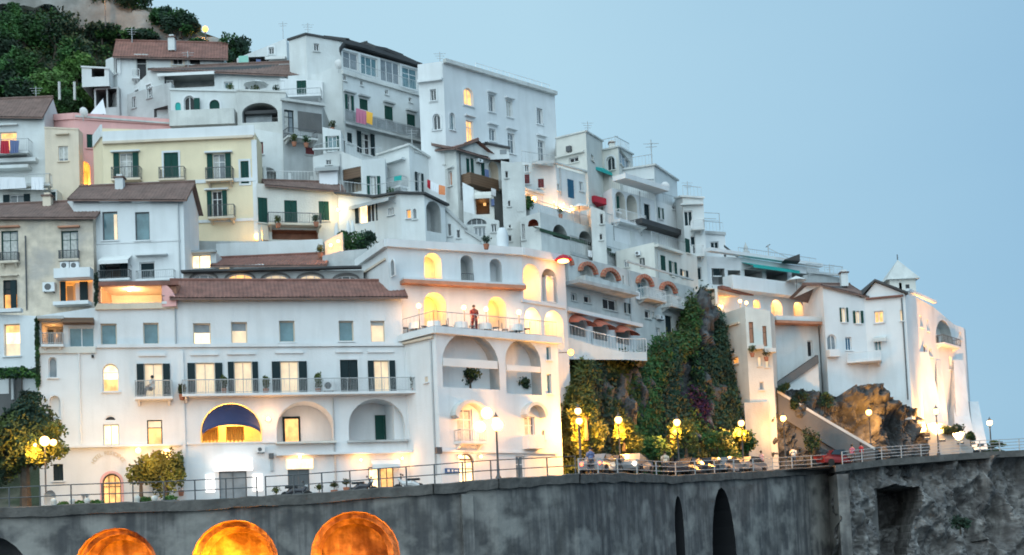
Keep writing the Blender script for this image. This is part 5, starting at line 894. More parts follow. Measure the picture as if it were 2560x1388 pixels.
for it in [('room', 1780, 671, 1812, 712, dict(d=2.2, m='grey')), ('room', 1820, 676, 1860, 708, dict(d=1.6, m='grey')), ('room', 1862, 676, 1906, 710, dict(d=3, m='grey', bm='darkgrey')), ('room', 1916, 678, 1968, 712, dict(d=3, m='grey')), ('awn', 1855, 664, 1970, 678, dict(o=1.4, m='teal')), ('room', 1980, 684, 2040, 712, dict(d=1.5, m='grey')), ('slab', 1765, 642, 2045, 650, dict(f=1, o=.6)),
    ('bal', 1808, 709, 2052, 742, dict(f=1, o=1.2, st='solid', pm='clean')), ('room', 1883, 750, 1900, 770, dict(d=1, m='beige', a=1, Lw=40)), ('room', 1928, 750, 1956, 792, dict(a=1, d=1, m='clean', bm='beige', Lw=70)), ('room', 1984, 755, 2008, 792, dict(a=1, d=1, m='clean', bm='beige', Lw=45)), ('win', 2032, 768, 2046, 790, dict(g='pale', n=1)), ('shut', 1783, 672, 1800, 690, dict(c='shdark'))]: TT.item(*it[:-1], **it[-1])
TT.done()
WT_ = house('yellow_lit_terrace', 'terrace glowing yellow under a tiled canopy on top of the cliff', 'terrace', 790, [(1750, 716, 0), (1792, 722, 0), (1872, 742, 'L')], 'cream', [('room', 1752, 722, 1788, 775, dict(f=0, d=2., m='beige', Lw=600, lc=(1, .42, .08))), ('room', 1796, 738, 1868, 775, dict(f=1, d=2., m='beige', Lw=900, lc=(1, .42, .08))), ('slab', 1794, 726, 1875, 733, dict(f=1, o=.5, m='tile'))], Y=D(1780, 800)-2.5, back=3, drop=-.3)
for x, y, r_, l in ((1802, 766, .24, 'largest round lamp in the yellow terrace'), (1850, 753, .16, 'middle lamp of the yellow terrace'), (1866, 757, .16, 'rightmost lamp of the yellow terrace')):
    q = at(x, y, WT_.Y0-.4); ball_lamp(q-Vector((0, 0, 1.)), 1., l, 50, 'globe', r_, grp='lamps in the yellow terrace')
for x, y0_, y1_, l, k in ((1866, 612, 648, 'small pointed pale spire behind the long terrace house', 'aged'),):
    q = at(x, y1_, TT.Y0+3); m = MB(); m.lathe(q, [(.35, 0), (.33, .7), (.22, .75), (.2, 1.1), (.05, 1.45), (.01, 1.6)], k, 8); single('spire', m, l, 'spire')
m = MB(); q = at(1922, 650, TT.Y0+2); m.cyl(q, q+Vector((0, 0, 1.4)), .05, 'rail'); m.cyl(q+Vector((0, 0, 1.1)), q+Vector((1.8, 0, .1)), .03, 'rail'); m.cyl(q+Vector((-.2, 0, 1.2)), q+Vector((.2, 0, 1.45)), .04, 'metal'); single('antenna_mast', m, 'thin leaning mast with a stay on the terrace house roof', 'antenna')
m = MB(); q = at(1962, 650, TT.Y0+1.5); m.box8([q+Vector(v) for v in ((0, 0, 0), (1.4, 0, -.15), (1.4, 1.5, -.15), (0, 1.5, 0), (0, 0, .05), (1.4, 0, .5), (1.4, 1.5, .5), (0, 1.5, .1))], 'slate'); single('roof_canopy', m, 'small dark wedge canopy on the terrace house roof', 'canopy')
house('roof_deck', 'grey roof deck with a glass rail at the end of the long terrace house', 'deck', 740, [(2008, 688, -1), (2050, 684, 0), (2110, 696, 2)], 'grey', [('bal', 2015, 664, 2105, 688, dict(o=.2, st='rail', rk='rail', f=0))], Y=TT.Y0+3, back=5, drop=0)
TH = house('buttress_house', 'tall narrow house on a grey stone buttress with slim windows and tiny balconies', 'house', 1170, [(1790, 790, 3.5), (1862, 766, 0), (1925, 778, 0), (1936, 790, 3)], 'cream', [
    ('box', 1810, 810, 1850, 815, dict(f=0, o=.2, m='beige', name='ledge')), ('win', 1873, 805, 1884, 858, dict(f=1, g='terra', fr='wood', sill=0, n=1)), ('win', 1907, 815, 1917, 866, dict(f=1, g='terra', fr='wood', sill=0, n=1)), ('slab', 1872, 866, 1906, 876, dict(f=1, o=.8, m='aged')), ('slab', 1908, 874, 1936, 884, dict(f=1, o=.8, m='aged')),
    ('win', 1829, 893, 1846, 910, dict(f=0, g='amber', n=1)), ('win', 1895, 892, 1903, 915, dict(f=1, g='pale', n=1)), ('win', 1914, 896, 1922, 918, dict(f=1, g='pale', n=1)), ('win', 1899, 955, 1909, 975, dict(f=1, g='glassgrey', n=1)), ('win', 1804, 818, 1811, 832, dict(f=0, g='glassgrey', n=1)), ('win', 1828, 872, 1836, 884, dict(f=0, g='glassgrey', n=1)), ('box', 1864, 1006, 1925, 1180, dict(f=1, o=.25, m='grey', name='stone_base'))], Y=118.5, drop=2)
ST = House('recessed_house', 'white recessed facade with a terracotta eave, dark doorway and outdoor stairs', 'house', 1010, [(1925, 808, 0), (2045, 808, 2)], 'white', Y=122.5)
for it in [('slab', 1925, 808, 2040, 814, dict(o=1.1, m='terra')), ('win', 2019, 852, 2032, 892, dict(g='dark', n=1, sill=0)), ('slab', 1925, 796, 2045, 807, dict(o=1.0)), ('win', 2030, 950, 2036, 968, dict(g='glassgrey', n=1))]: ST.item(*it[:-1], **it[-1])
ST.done(); fS = ST.faces[0]; m = MB(); p, q = at(1938, 962, 120.6), at(2046, 888, 122)
for i in range(16): a = p.lerp(q, i/16); b = p.lerp(q, (i+1)/16); m.box8([Vector((a.x, a.y, a.z-.7)), Vector((b.x, b.y, b.z-.7)), Vector((b.x, b.y+1.2, b.z-.7)), Vector((a.x, a.y+1.2, a.z-.7)), Vector((a.x, a.y, b.z)), Vector((b.x, b.y, b.z)), Vector((b.x, b.y+1.2, b.z)), Vector((a.x, a.y+1.2, b.z))], 'darkgrey')
m.box8([Vector((p.x, p.y+.3, p.z-9)), Vector((q.x, q.y+.3, p.z-9)), Vector((q.x, q.y+1, p.z-9)), Vector((p.x, p.y+1, p.z-9)), Vector((p.x, p.y+.3, p.z-.5)), Vector((q.x, q.y+.3, q.z-.5)), Vector((q.x, q.y+1, q.z-.5)), Vector((p.x, p.y+1, p.z-.5))], 'white')
s_ = m.build('stairs', ST.root)
CV = House('convent', 'large white convent building on the headland with green-shuttered glowing windows', 'convent', 1030, [(2046, 712, 1.5), (2056, 712, 0), (2160, 742, 1.), (2262, 735, 0), (2290, 742, 1.6)], 'clean', Y=122.5, drop=1, back=7)
for it in [('win', 2099, 769, 2120, 806, dict(f=1, a=1, g='pale', s='green', fr_=.22)), ('win', 2132, 777, 2158, 809, dict(f=1, a=1, g='pale', s='green', fr_=.25)), ('win', 2186, 778, 2209, 807, dict(f=2, g='warm', r=1)), ('win', 2068, 836, 2091, 875, dict(f=1, a=1, g='glassgrey')), ('bal', 2066, 876, 2094, 894, dict(f=1, o=.6, st='solid')), ('win', 2114, 843, 2129, 876, dict(f=1, g='shblue')), ('win', 2186, 850, 2204, 878, dict(f=2, g='glassblue', sill=0)), ('awn', 2184, 842, 2216, 850, dict(f=2, o=.6, m='aged')),
    ('bal', 2120, 885, 2204, 910, dict(o=1.5, rk='railwhite', f=2)), ('win', 2250, 775, 2258, 802, dict(f=2, g='pale', n=1)), ('pipe', 2262, 745, 2265, 1000, dict(f=2, m='metal')), ('band', 2165, 742, 2258, 746, dict(f=2, o=.3, m='tile'))]: CV.item(*it[:-1], **it[-1])
CV.gable = [(2, 2188, 706)]; CV.roof = [dict(f=1, r=712, d=3, m='tilebrown', over=.3)]; CV.done()
FL = House('church_wall', 'tall white church flank lit warm from below, running away to the right', 'church', 1120, [(2262, 728, 0), (2334, 768, 7.), (2386, 812, 11), (2410, 820, 12), (2414, 826, 15)], 'clean', Y=124.2, back=6, drop=2)
for it in [('win', 2272, 775, 2279, 802, dict(f=0, g='dark', n=1)), ('win', 2283, 783, 2290, 810, dict(f=0, g='shblue', n=1)), ('win', 2300, 790, 2306, 818, dict(f=0, g='glassgrey', n=1)), ('win', 2317, 800, 2322, 828, dict(f=0, g='glassgrey', n=1)), ('win', 2309, 864, 2318, 884, dict(f=0, g='wood', n=1)), ('win', 2323, 872, 2330, 892, dict(f=0, g='wood', n=1)), ('room', 2338, 790, 2380, 862, dict(f=1, a=1, d=1., m='aged')), ('bal', 2340, 846, 2382, 868, dict(f=1, o=.8, rk='metal', m='clean')), ('win', 2342, 838, 2352, 860, dict(f=1, g='wood', n=1)), ('win', 2372, 890, 2380, 925, dict(f=1, g='beige', n=1, a=1)), ('win', 2398, 830, 2403, 850, dict(f=2, g='glassgrey', n=1)), ('band', 2264, 738, 2332, 744, dict(f=0, o=.35))]: FL.item(*it[:-1], **it[-1])
FL.done()
# battered (sloping) buttresses at the foot of the church
def buttress(x0, x1, ytop, xb0, xb1, ybot, Y, Yb, lbl, k='clean'):
    a, b, c_, d_ = at(x0, ytop, Y), at(x1, ytop, Y+1), at(xb1, ybot, Yb+1), at(xb0, ybot, Yb); bk = Vector((0, 5, 0)); m = MB()
    m.box8([d_, c_, c_+bk, d_+bk, a, b, b+bk, a+bk], k); return single('buttress', m, lbl, 'buttress', 'sloping buttresses at the foot of the church')
buttress(2292, 2322, 880, 2302, 2368, 1090, 126.5, 124.5, 'wide floodlit buttress nearest to the convent')
buttress(2340, 2352, 900, 2352, 2376, 1100, 130.8, 127.5, 'slim floodlit buttress right of the widest one', 'white')
buttress(2384, 2410, 900, 2394, 2432, 1110, 134.0, 129, 'floodlit buttress below the small square end tower')
buttress(2384, 2420, 1010, 2390, 2440, 1118, 132, 127, 'low bright buttress block left of the last one')
buttress(2424, 2446, 1004, 2436, 2470, 1125, 134, 127.5, 'last buttress before the open sky')
m = MB(); q = at(2258, 728, 130); 
m.box((q.x, q.y+1.2, q.z-.2), (2.4, 2.4, 2.6), 'cream'); m.poly([q+Vector((dx, .0, .1)) for dx in (-.35, -.1)] + [q+Vector((-.1, 0, .8)), q+Vector((-.35, 0, .8))], 'dark')
m.poly([q+Vector((.25, -.01, -.1)), q+Vector((.6, -.01, -.1)), q+Vector((.6, -.01, .6)), q+Vector((.25, -.01, .6))], 'dark')
tz = q.z+1.1; e = 1.55; ap = Vector((q.x, q.y+1.2, tz+2.1)); cs = [Vector((q.x+dx*e, q.y+1.2+dy*e, tz)) for dx, dy in ((-1, -1), (1, -1), (1, 1), (-1, 1))]
for a, b in zip(cs, cs[1:]+cs[:1]): m.poly([a, b, ap], 'aged')
m.poly(cs, 'aged'); m.cyl(ap, ap+Vector((0, 0, .5)), .05, 'metal'); single('bell_tower', m, 'small bell tower with a pointed pyramid roof behind the convent', 'bell tower')
fx = [(2318, 1100, 'floodlight left'), (2356, 1105, ''), (2402, 1112, ''), (2430, 1112, ''), (2452, 1116, '')]
for i, (x, y, _) in enumerate(fx):
    q = at(x, y, 122.4+i*.6); rt = thing('floodlight', q, ['first floodlight from the left at the foot of the church', 'second floodlight, under the slim buttress', 'third floodlight, under the end tower', 'fourth floodlight, under the low buttress block', 'last floodlight, under the last buttress'][i], 'floodlight', 'floodlights at the foot of the church')
    m = MB(); m.box(q+Vector((0, 0, .1)), (.5, .3, .2), 'metal'); m.build('housing', rt); m = MB(); m.box(q+Vector((0, .05, .22)), (.4, .2, .03), 'bright'); m.build('lens', rt)
    spot(q+Vector((0, 0, .3)), q+Vector((-.6+.1*i, 5.5, 9)), 7500, rt, (1, .45, .15), 70)
# rocks below the convent
def PR(s, t):
    px = 1925 + 400*s; top = lerp([(1925, 955), (1950, 975), (1985, 968), (2050, 985), (2110, 980), (2135, 965), (2200, 965), (2215, 1000), (2290, 1010), (2325, 1075)], px); py = top + (1190-top)*t
    Y = lerp([(1925, 119.3), (2060, 120.6), (2200, 120.2), (2290, 121.6), (2325, 123)], px) - 1.2*t; return px, py, Y
def dr(px, py):
    d = 1.6*math.exp(-((px-2170)/42)**2-((py-1050)/45)**2) + 1.6*math.exp(-((px-2235)/22)**2-((py-1085)/50)**2) + 1.8*math.exp(-((px-2010)/30)**2-((py-1080)/45)**2)
    return d
single('headland_rock', loft('headland_rock', PR, 150, 70, 'rockdark', 1.3, .3, disp=dr, amp2=.5), 'rough rock face lit orange by a street lamp under the convent', 'rock')
m = MB(); a_, b_, c_, d_ = at(1942, 985, 119.5), at(2185, 1128, 118.5), at(2230, 1175, 118.5), at(1995, 1185, 117.8)
st_ = [a_, at(2060, 1055, 119.2), b_]; 
for a, b in zip(st_, st_[1:]): m.box8([Vector((a.x, a.y, 4)), Vector((b.x, b.y, 4)), Vector((b.x, b.y+1.5, 4)), Vector((a.x, a.y+1.5, 4)), a, b, b+Vector((0, 1.5, 0)), a+Vector((0, 1.5, 0))], 'darkgrey')
for a, b in zip(st_, st_[1:]): m.box8([Vector((a.x, a.y-.3, a.z-1.9)), Vector((b.x, b.y-.3, b.z-1.9)), Vector((b.x, b.y-.004, b.z-1.9)), Vector((a.x, a.y-.004, a.z-1.9)), a+Vector((0, -.3, .05)), b+Vector((0, -.3, .05)), b+Vector((0, -.004, .05)), a+Vector((0, -.004, .05))], 'darkgrey')
for a, b in zip(st_, st_[1:]): m.box8([a+Vector((0, -.34, .05)), b+Vector((0, -.34, .05)), b+Vector((0, .4, .05)), a+Vector((0, .4, .05)), a+Vector((0, -.34, .3)), b+Vector((0, -.34, .3)), b+Vector((0, .4, .3)), a+Vector((0, .4, .3))], 'aged')
single('ramp_wall', m, 'grey ramp wall descending diagonally to the right under the convent stairs', 'wall')
house('tunnel_wall', 'grey stone wall block with green creepers at the foot of the church road', 'wall', 1165, [(2318, 1060, 0), (2352, 1055, 0), (2418, 1085, 0), (2432, 1120, 0)], 'grey', [], Y=124, back=2.5)
# ================================================================ vegetation
def bush(x, y, Y, rad, n, k, lbl, size=.32, name='bush', cat='bush', grp=None, k2=None):
    m = MB(); c = at(x, y, Y)
    for i in range(5):
        o = Vector((random.uniform(-.45, .45)*rad[0], random.uniform(-.2, .2)*rad[1], random.uniform(-.35, .45)*rad[2]))
        m.leaves(c+o, [r*random.uniform(.5, .72) for r in rad], n//5, size, k2 if (k2 and i % 2) else k, .45)
    rt = thing(name, c-Vector((0, 0, rad[2]*1.1)), lbl, cat, grp); m.build('crown', rt)
    t = MB(); b = c-Vector((0, 0, rad[2]*1.15)); t.tube([b, c-Vector((0, 0, rad[2]*.3)), c+Vector((.2, 0, rad[2]*.3))], [.22*rad[2]/2, .14*rad[2]/2, .04], 'bark')
    for a in range(3): t.tube([c-Vector((0, 0, rad[2]*.4)), c+Vector((rad[0]*.45*math.cos(a*2.1), rad[1]*.3*math.sin(a*2.1), rad[2]*.2))], [.08, .03], 'bark', 5)
    t.build('trunk', rt); return rt
G1 = 'trees on the hillside at the top left'
for i, a in enumerate([(60, 70, (3.2, 2, 2.4), 'leaf', 'tree at the top left with mid green leaves, upper of its column'), (140, 95, (3.4, 2, 3.2), 'leafdark', 'big dark tree left of the highest red roof'), (20, 110, (2.6, 2, 2), 'leafdark', 'dark tree cut by the left edge near the top'), (185, 135, (2.2, 2, 2.4), 'leafdark', 'dark bushy tree touching the big dark tree'), (75, 155, (3., 2, 2.2), 'leaf', 'green tree below the top left tree'), (190, 178, (2.6, 2, 2.0), 'leafbright', 'bright green tree left of the small white annex'),
    (20, 195, (2.4, 2, 2.2), 'leafdark', 'dark tree halfway down the left edge'), (120, 225, (2.8, 2, 2.4), 'leafbright', 'bright green tree above the brown roof ridge'), (215, 245, (1.5, 1.5, 1.5), 'leafbright', 'small bright bush right beside the porch posts'), (60, 235, (2.4, 2, 1.8), 'leafdark', 'dark bush behind the brown roof'), (165, 260, (1.8, 1.5, 1.6), 'leaf', 'green bush just above the pink house roof'), (28, 40, (1.8, 1.5, 1.3), 'leafdark', 'small dark shrub on the bare slope, top left corner'), (255, 80, (2.3, 2, 1.1), 'leafdark', 'low dark shrub under the bare slope'), (345, 95, (2.2, 2, .9), 'leafdark', 'low green shrub behind the red tile roof')]):
    x, y, rad, k, l = a; bush(x, y, D(x, y)+2.5, rad, 2600, k, l, .36, 'tree', 'tree', G1, 'leaf' if k == 'leafdark' else None)
G2 = 'trees on the crest'
for x, y, rad, l in ((330, 8, (2.4, 2, 1.6), 'dark tree on the crest lit orange below'), (400, 40, (1.4, 1.5, 1.2), 'dark tree on the crest, left one beside the gap'), (450, 52, (2.2, 1.5, 1.5), 'wide dark tree on the crest left of the orange lamp'), (474, 66, (1.1, 1.2, 1.), 'dark tree touching the orange lamp'), (270, -8, (2.4, 2, 1.5), 'dark tree at the top edge of the picture'), (500, 105, (1.4, 1., .6), 'low shrub on the slope below the orange lamp'), (585, 122, (1.9, 1.5, 1.5), 'spiky dark tree against the sky left of the mint terrace'), (560, 150, (1.5, 1.5, 1.2), 'dark bush behind the mint terrace house')):
    bush(x, y, D(x, y+60)+3, rad, 1500, 'leafdark', l, .34, 'tree', 'tree', G2, 'leaf')
gm = MB()
for _ in range(330):
    x = random.uniform(-60, 300); y = random.uniform(20, 300); gm.leaves(at(x, y, D(x, y)+4.3), (1.2, .9, .9), 42, .34, random.choice(['leafdark', 'leaf', 'leafdark', 'leafolive']), .4)
tag(gm.build('undergrowth'), 'dense undergrowth between the trees on the top left hillside', 'undergrowth', kind='stuff')
for x in (148, 186): m = MB(); m.cyl(at(x, 205, D(x, 250)+1.), at(x+1, 250, D(x, 250)+1.), .12, 'aged'); single('pergola_post', m, 'grey pergola post among the hillside trees, %s of the two' % ('left' if x < 160 else 'right'), 'post', 'pergola posts')
# trees at street level
bush(62, 1120, 83, (3.4, 1.6, 3.5), 17000, 'leafdark', 'big dark tree in the lower left corner with a lamp glowing in it', .24, 'tree', 'tree', None, 'leafolive')
tr_ = [o for o in C.objects if o.name.startswith('tree') and 'lamp glowing' in o.get('label', '')][0]
m = MB()
for dx, dy, dz in ((0, .7, 0), (-1., .3, -.3), (-.5, -.2, -.9), (.6, .4, -.5), (.3, .5, .7)): m.leaves(at(112, 1103, 82.3)+Vector((dx, dy, dz)), (.8, .5, .6), 420, .2, 'leaflit', .2)  # yellowish leaves paint the lamp's glow into this part of the crown
m.build('crown', tr_)
q = at(112, 1103, 82.3); rt = thing('tree_lamp', q-Vector((0, 0, 3)), 'bright yellow lamp glowing through the big dark tree', 'lamp'); m = MB(); m.cyl(q-Vector((0, 0, 3)), q, .05, 'metal'); m.build('post', rt); m = MB(); m.ball(q, .3, 'globe'); m.ball(q+Vector((-.6, .1, -.2)), .12, 'globe'); m.ball(q+Vector((.5, 0, -.1)), .2, 'globe'); m.build('lamp_globe', rt, smooth=True); lamp_light(q+Vector((-.3, -.9, -.5)), 700, rt, (1, .45, .08)); lamp_light(q+Vector((1.6, 1.8, 0)), 500, rt, (1, .62, .25))
bush(352, 1192, 87.6, (1.3, .5, 1.4), 1900, 'leaflit', 'lit yellow-green shrub right of the arched stone doorway', .24, 'shrub', 'shrub'); bush(414, 1185, 88., (1.3, .5, 1.7), 1900, 'leaflit', 'lit yellow-green shrub beside the tall climber on the hotel', .24, 'shrub', 'shrub')
for x, y0_, y1_, l in ((455, 955, 1000, 'narrow dark cypress-like plant at the balcony corner'), (453, 1120, 1240, 'tall thin climber on the hotel pilaster'), (560, 935, 985, 'thin tall plant between the first two balcony doors'), (665, 935, 985, 'thin tall plant left of the third balcony door'), (796, 928, 985, 'potted cypress in the middle of the hotel balcony'), (1036, 930, 985, 'round-topped potted plant at the right end of the hotel balcony')):
    Yv = HF(x)-.5; a, b = at(x, y0_, Yv), at(x, y1_, Yv); h_ = a.z-b.z; rt = thing('potted_plant', b, l, 'plant', 'plants on the hotel balconies'); m = MB()
    m.leaves((a+b)/2+Vector((0, 0, h_*.1)), (.28 if x < 1000 else .35, .25, h_*.42), int(260*h_), .17, 'leafolive', .1); m.build('foliage', rt); m = MB(); m.lathe(b, [(.14, 0), (.2, .35), (.16, .36)], 'pot', 10); m.cyl(b+Vector((0, 0, .3)), b+Vector((0, 0, h_*.5)), .02, 'bark'); m.build('pot', rt)
lamp_light(at(385, 1135, 85.8), 420, HT_.root, (1, .45, .12), .2)
vm = MB()
for i in range(60):
    x = random.uniform(-20, 95); y = 932+random.uniform(-7, 8); vm.leaves(at(x, y, D(0, 960)-2.4), (.5, .4, .3), 60, .2, random.choice(['leaf', 'leafbright', 'leafdark']), .2)
for i in range(45):
    y = random.uniform(800, 960); x = 92+ (y-800)*.02; vm.leaves(at(x, y, 87.9), (.16, .25, .4), 40, .18, random.choice(['leaf', 'leafdark']), .1)
for i in range(30): vm.leaves(at(random.uniform(58, 96), random.uniform(985, 1020), 87), (.5, .4, .4), 60, .2, 'leafdark', .2)
single('climbing_vine', vm, 'green vine over the brown porch, climbing the left edge of the hotel', 'vine')
vm = MB()
for i in range(14): vm.leaves(at(241+random.uniform(-3, 2), 690+i*5, 87.6), (.14, .2, .3), 50, .16, 'leafdark', .1)
single('wall_ivy', vm, 'narrow dark ivy strip left of the orange terrace', 'ivy')
G3 = 'lamp-lit trees along the cliff road'
for x, y, Y, rad, l in ((1464, 1030, 96.2, (1.3, .8, 1.7), 'yellow-lit tree right beside the tower corner'), (1478, 1095, 96.6, (1.5, .8, 1.6), 'yellow-lit tree under the two corner lamps'), (1558, 1075, 98.4, (1., .7, 1.3), 'yellow-lit tree at the first cliff lamp'), (1578, 1108, 98.8, (1., .7, 1.2), 'low lit shrub right of the first cliff lamp'), (1676, 1100, 105.4, (1.1, .8, 1.6), 'yellow-lit tree left under the middle cliff lamp'), (1714, 1095, 105.6, (1.1, .8, 1.5), 'yellow-lit tree right under the middle cliff lamp'), (1852, 1092, 113.6, (1.1, .8, .9), 'yellow-lit shrub under the right cliff lamp'), (1868, 1115, 114.8, (1.4, .8, 1.5), 'dark shrub at the right foot of the green cliff'), (1800, 1120, 112.5, (1.8, .8, 1.8), 'green shrub between the middle and right cliff lamps'), (1640, 1120, 105, (1.5, .8, 1.4), 'dark shrub left of the middle cliff lamp')):
    bush(x, y, Y, rad, 1100, 'leaflit' if 'lit' in l else 'leaf', l, .28, 'tree', 'tree', G3, 'leafolive' if 'yellow' in l else None)
G4 = 'shrubs on the headland rock'
for x, y, Y, rad, l in ((2002, 995, 119.2, (.9, .6, .9), 'dark shrub left on the headland rock'), (2062, 1000, 120.4, (.8, .6, 1.), 'dark shrub on the headland rock under the white wall'), (1960, 965, 118.8, (.6, .5, .6), 'small shrub on the convent stair wall'), (2035, 985, 121.5, (1.2, .6, .5), 'flat shrub along the top of the headland rock'), (2025, 1105, 117.4, (1., .6, 1.4), 'shrub by the street behind the ramp wall'), (2165, 980, 121.2, (1.6, .6, .7), 'dark brown thicket at the foot of the convent balcony'), (2380, 1075, 123.6, (1.4, .5, .5), 'green creeper on top of the grey wall block'), (2426, 1095, 123, (.5, .5, .6), 'small shrub left of the last buttress'), (2495, 1110, 125, (.8, .5, .3), 'flat lit shrub by the last street lamp'), (1990, 1010, 119., (.6, .5, .6), 'tiny shrub over the grey ramp')):
    bush(x, y, Y, rad, 520, 'leafdark', l, .26, 'shrub', 'shrub', G4, 'leafolive')
bush(2400, 1305, 117.4, (1., .6, .9), 600, 'leafdark', 'dark green bush on the pale sea cliff', .26, 'shrub', 'shrub')
for i, (x, y, fY, rad) in enumerate(((1175, 945, 93.2, (1.1, .8, .8)), (1300, 962, 96, (1., .7, .6)))):
    bush(x, y, fY+.6, rad, 700, 'leafdark', ['dark plant inside the left big tower arch', 'dark plant inside the right big tower arch'][i], .22, 'indoor_plant', 'plant', None, 'leafolive')
# planters by the hotel entrance and along the wall
G6 = 'low hedge planters in front of the hotel'
for i, (x, y) in enumerate(((158, 1262), (200, 1260), (240, 1257), (365, 1250), (425, 1246))):
    q = at(x, y, 80.2); rt = thing('planter', q-Vector((0, 0, .6)), 'dark trough with clipped hedge, %s' % ['leftmost before the doorway', 'second from the left', 'right beside the stone doorway', 'under the lit shrubs', 'by the tall climber'][i], 'planter', G6)
    m = MB(); m.box(q-Vector((0, 0, .35)), (.95, .4, .5), 'metal'); m.build('trough', rt); m = MB(); m.leaves(q+Vector((0, 0, .02)), (.5, .22, .2), 260, .13, 'leafbright', .2); m.build('hedge', rt)
for i, x in enumerate((180, 218, 135, 343, 386)):
    q = at(x, 1258 if x < 300 else 1252, 80.); m = MB(); m.lathe(q-Vector((0, 0, .7)), [(.15, 0), (.15, .75), (.19, .8), (.15, .95), (.02, 1.)], 'cream', 10); single('bollard', m, 'pale round bollard, %s' % ['between the first two planters', 'between the second and third planters', 'left of all planters', 'right of the stone doorway', 'between the two right planters'][i], 'bollard', 'bollards in front of the hotel', True)
for i, (x, y) in enumerate(((866, 1205), (835, 1212), (798, 1218), (1086, 1192), (690, 1225))):
    q = at(x, y, HF(x)-1.4); rt = thing('street_plant', q-Vector((0, 0, .8)), 'small potted plant on the pavement, %s' % ['left of the bright hotel door', 'second left of the bright hotel door', 'right of the motorcycle', 'near the tower corner', 'left of the motorcycle'][i], 'plant', 'potted plants on the pavement')
    m = MB(); m.lathe(q-Vector((0, 0, .8)), [(.15, 0), (.24, .45), (.2, .46)], 'pot', 10); m.build('pot', rt); m = MB(); m.cyl(q-Vector((0, 0, .4)), q, .025, 'bark'); m.leaves(q, (.34, .3, .25), 140, .14, 'leafolive', .1); m.build('foliage', rt)
# ================================================================ laundry and small things
def cloth(pts, Y, k, lbl, name='towel', grp='laundry hung on balconies'):
    (x0, y0), (x1, y1), (x2, y2), (x3, y3) = pts; m = MB(); n = 10
    for side in (0, .03):
        for i in range(n):
            t0, t1 = i/n, (i+1)/n; w0, w1 = .05*math.sin(i*1.9), .05*math.sin((i+1)*1.9); a = at(x0+(x1-x0)*t0, y0+(y1-y0)*t0, Y+side); b = at(x0+(x1-x0)*t1, y0+(y1-y0)*t1, Y+side); c_ = at(x3+(x2-x3)*t1, y3+(y2-y3)*t1, Y+w1+side); d_ = at(x3+(x2-x3)*t0, y3+(y2-y3)*t0, Y+w0+side); m.poly([a, b, c_, d_], k)
    single(name, m, lbl, 'laundry', grp)
yb = D(856, 400)-1.3
cloth(((890, 270), (916, 278), (916, 312), (890, 306)), yb, 'mauve', 'mauve towel on the long balcony'); cloth(((914, 277), (932, 283), (931, 313), (914, 306)), yb, 'ochre', 'yellow ochre towel beside the mauve one')
yg = GH.Y0+.6
cloth(((1068, 448), (1076, 452), (1076, 474), (1068, 468)), yg, 'red', 'narrow red cloth in the row of laundry by the gabled house'); cloth(((1077, 453), (1096, 462), (1096, 484), (1077, 474)), yg, 'cloth', 'white cloth between the red and orange ones'); cloth(((1097, 462), (1113, 466), (1113, 488), (1097, 486)), yg, 'orange', 'orange cloth at the right end of the laundry row')
cloth(((0, 443), (62, 444), (66, 470), (-4, 474)), D(0, 520)-1.6, 'cloth', 'wide white sheet on the laundry terrace at the left edge'); cloth(((78, 443), (109, 443), (109, 475), (78, 474)), D(0, 520)-1.6, 'cloth', 'smaller white sheet right of the wide one')
cloth(((2, 352), (22, 352), (24, 384), (0, 384)), D(-160, 470)-1.5, 'red', 'dark red cloth on the top left balcony'); cloth(((24, 350), (48, 352), (46, 382), (26, 384)), D(-160, 470)-1.5, 'bluecloth', 'blue cloth on the top left balcony')
m = MB(); q = at(708, 98, D(720, 340)+3); m.cyl(q, q+Vector((0, 0, 1.6)), .03, 'rail'); m.cyl(q+Vector((-.4, 0, 1.4)), q+Vector((.4, 0, 1.4)), .02, 'rail'); m.cyl(q+Vector((-.3, 0, 1.2)), q+Vector((.3, 0, 1.2)), .02, 'rail'); single('tv_aerial', m, 'faint television aerial beside the sloping skyline roof', 'aerial')
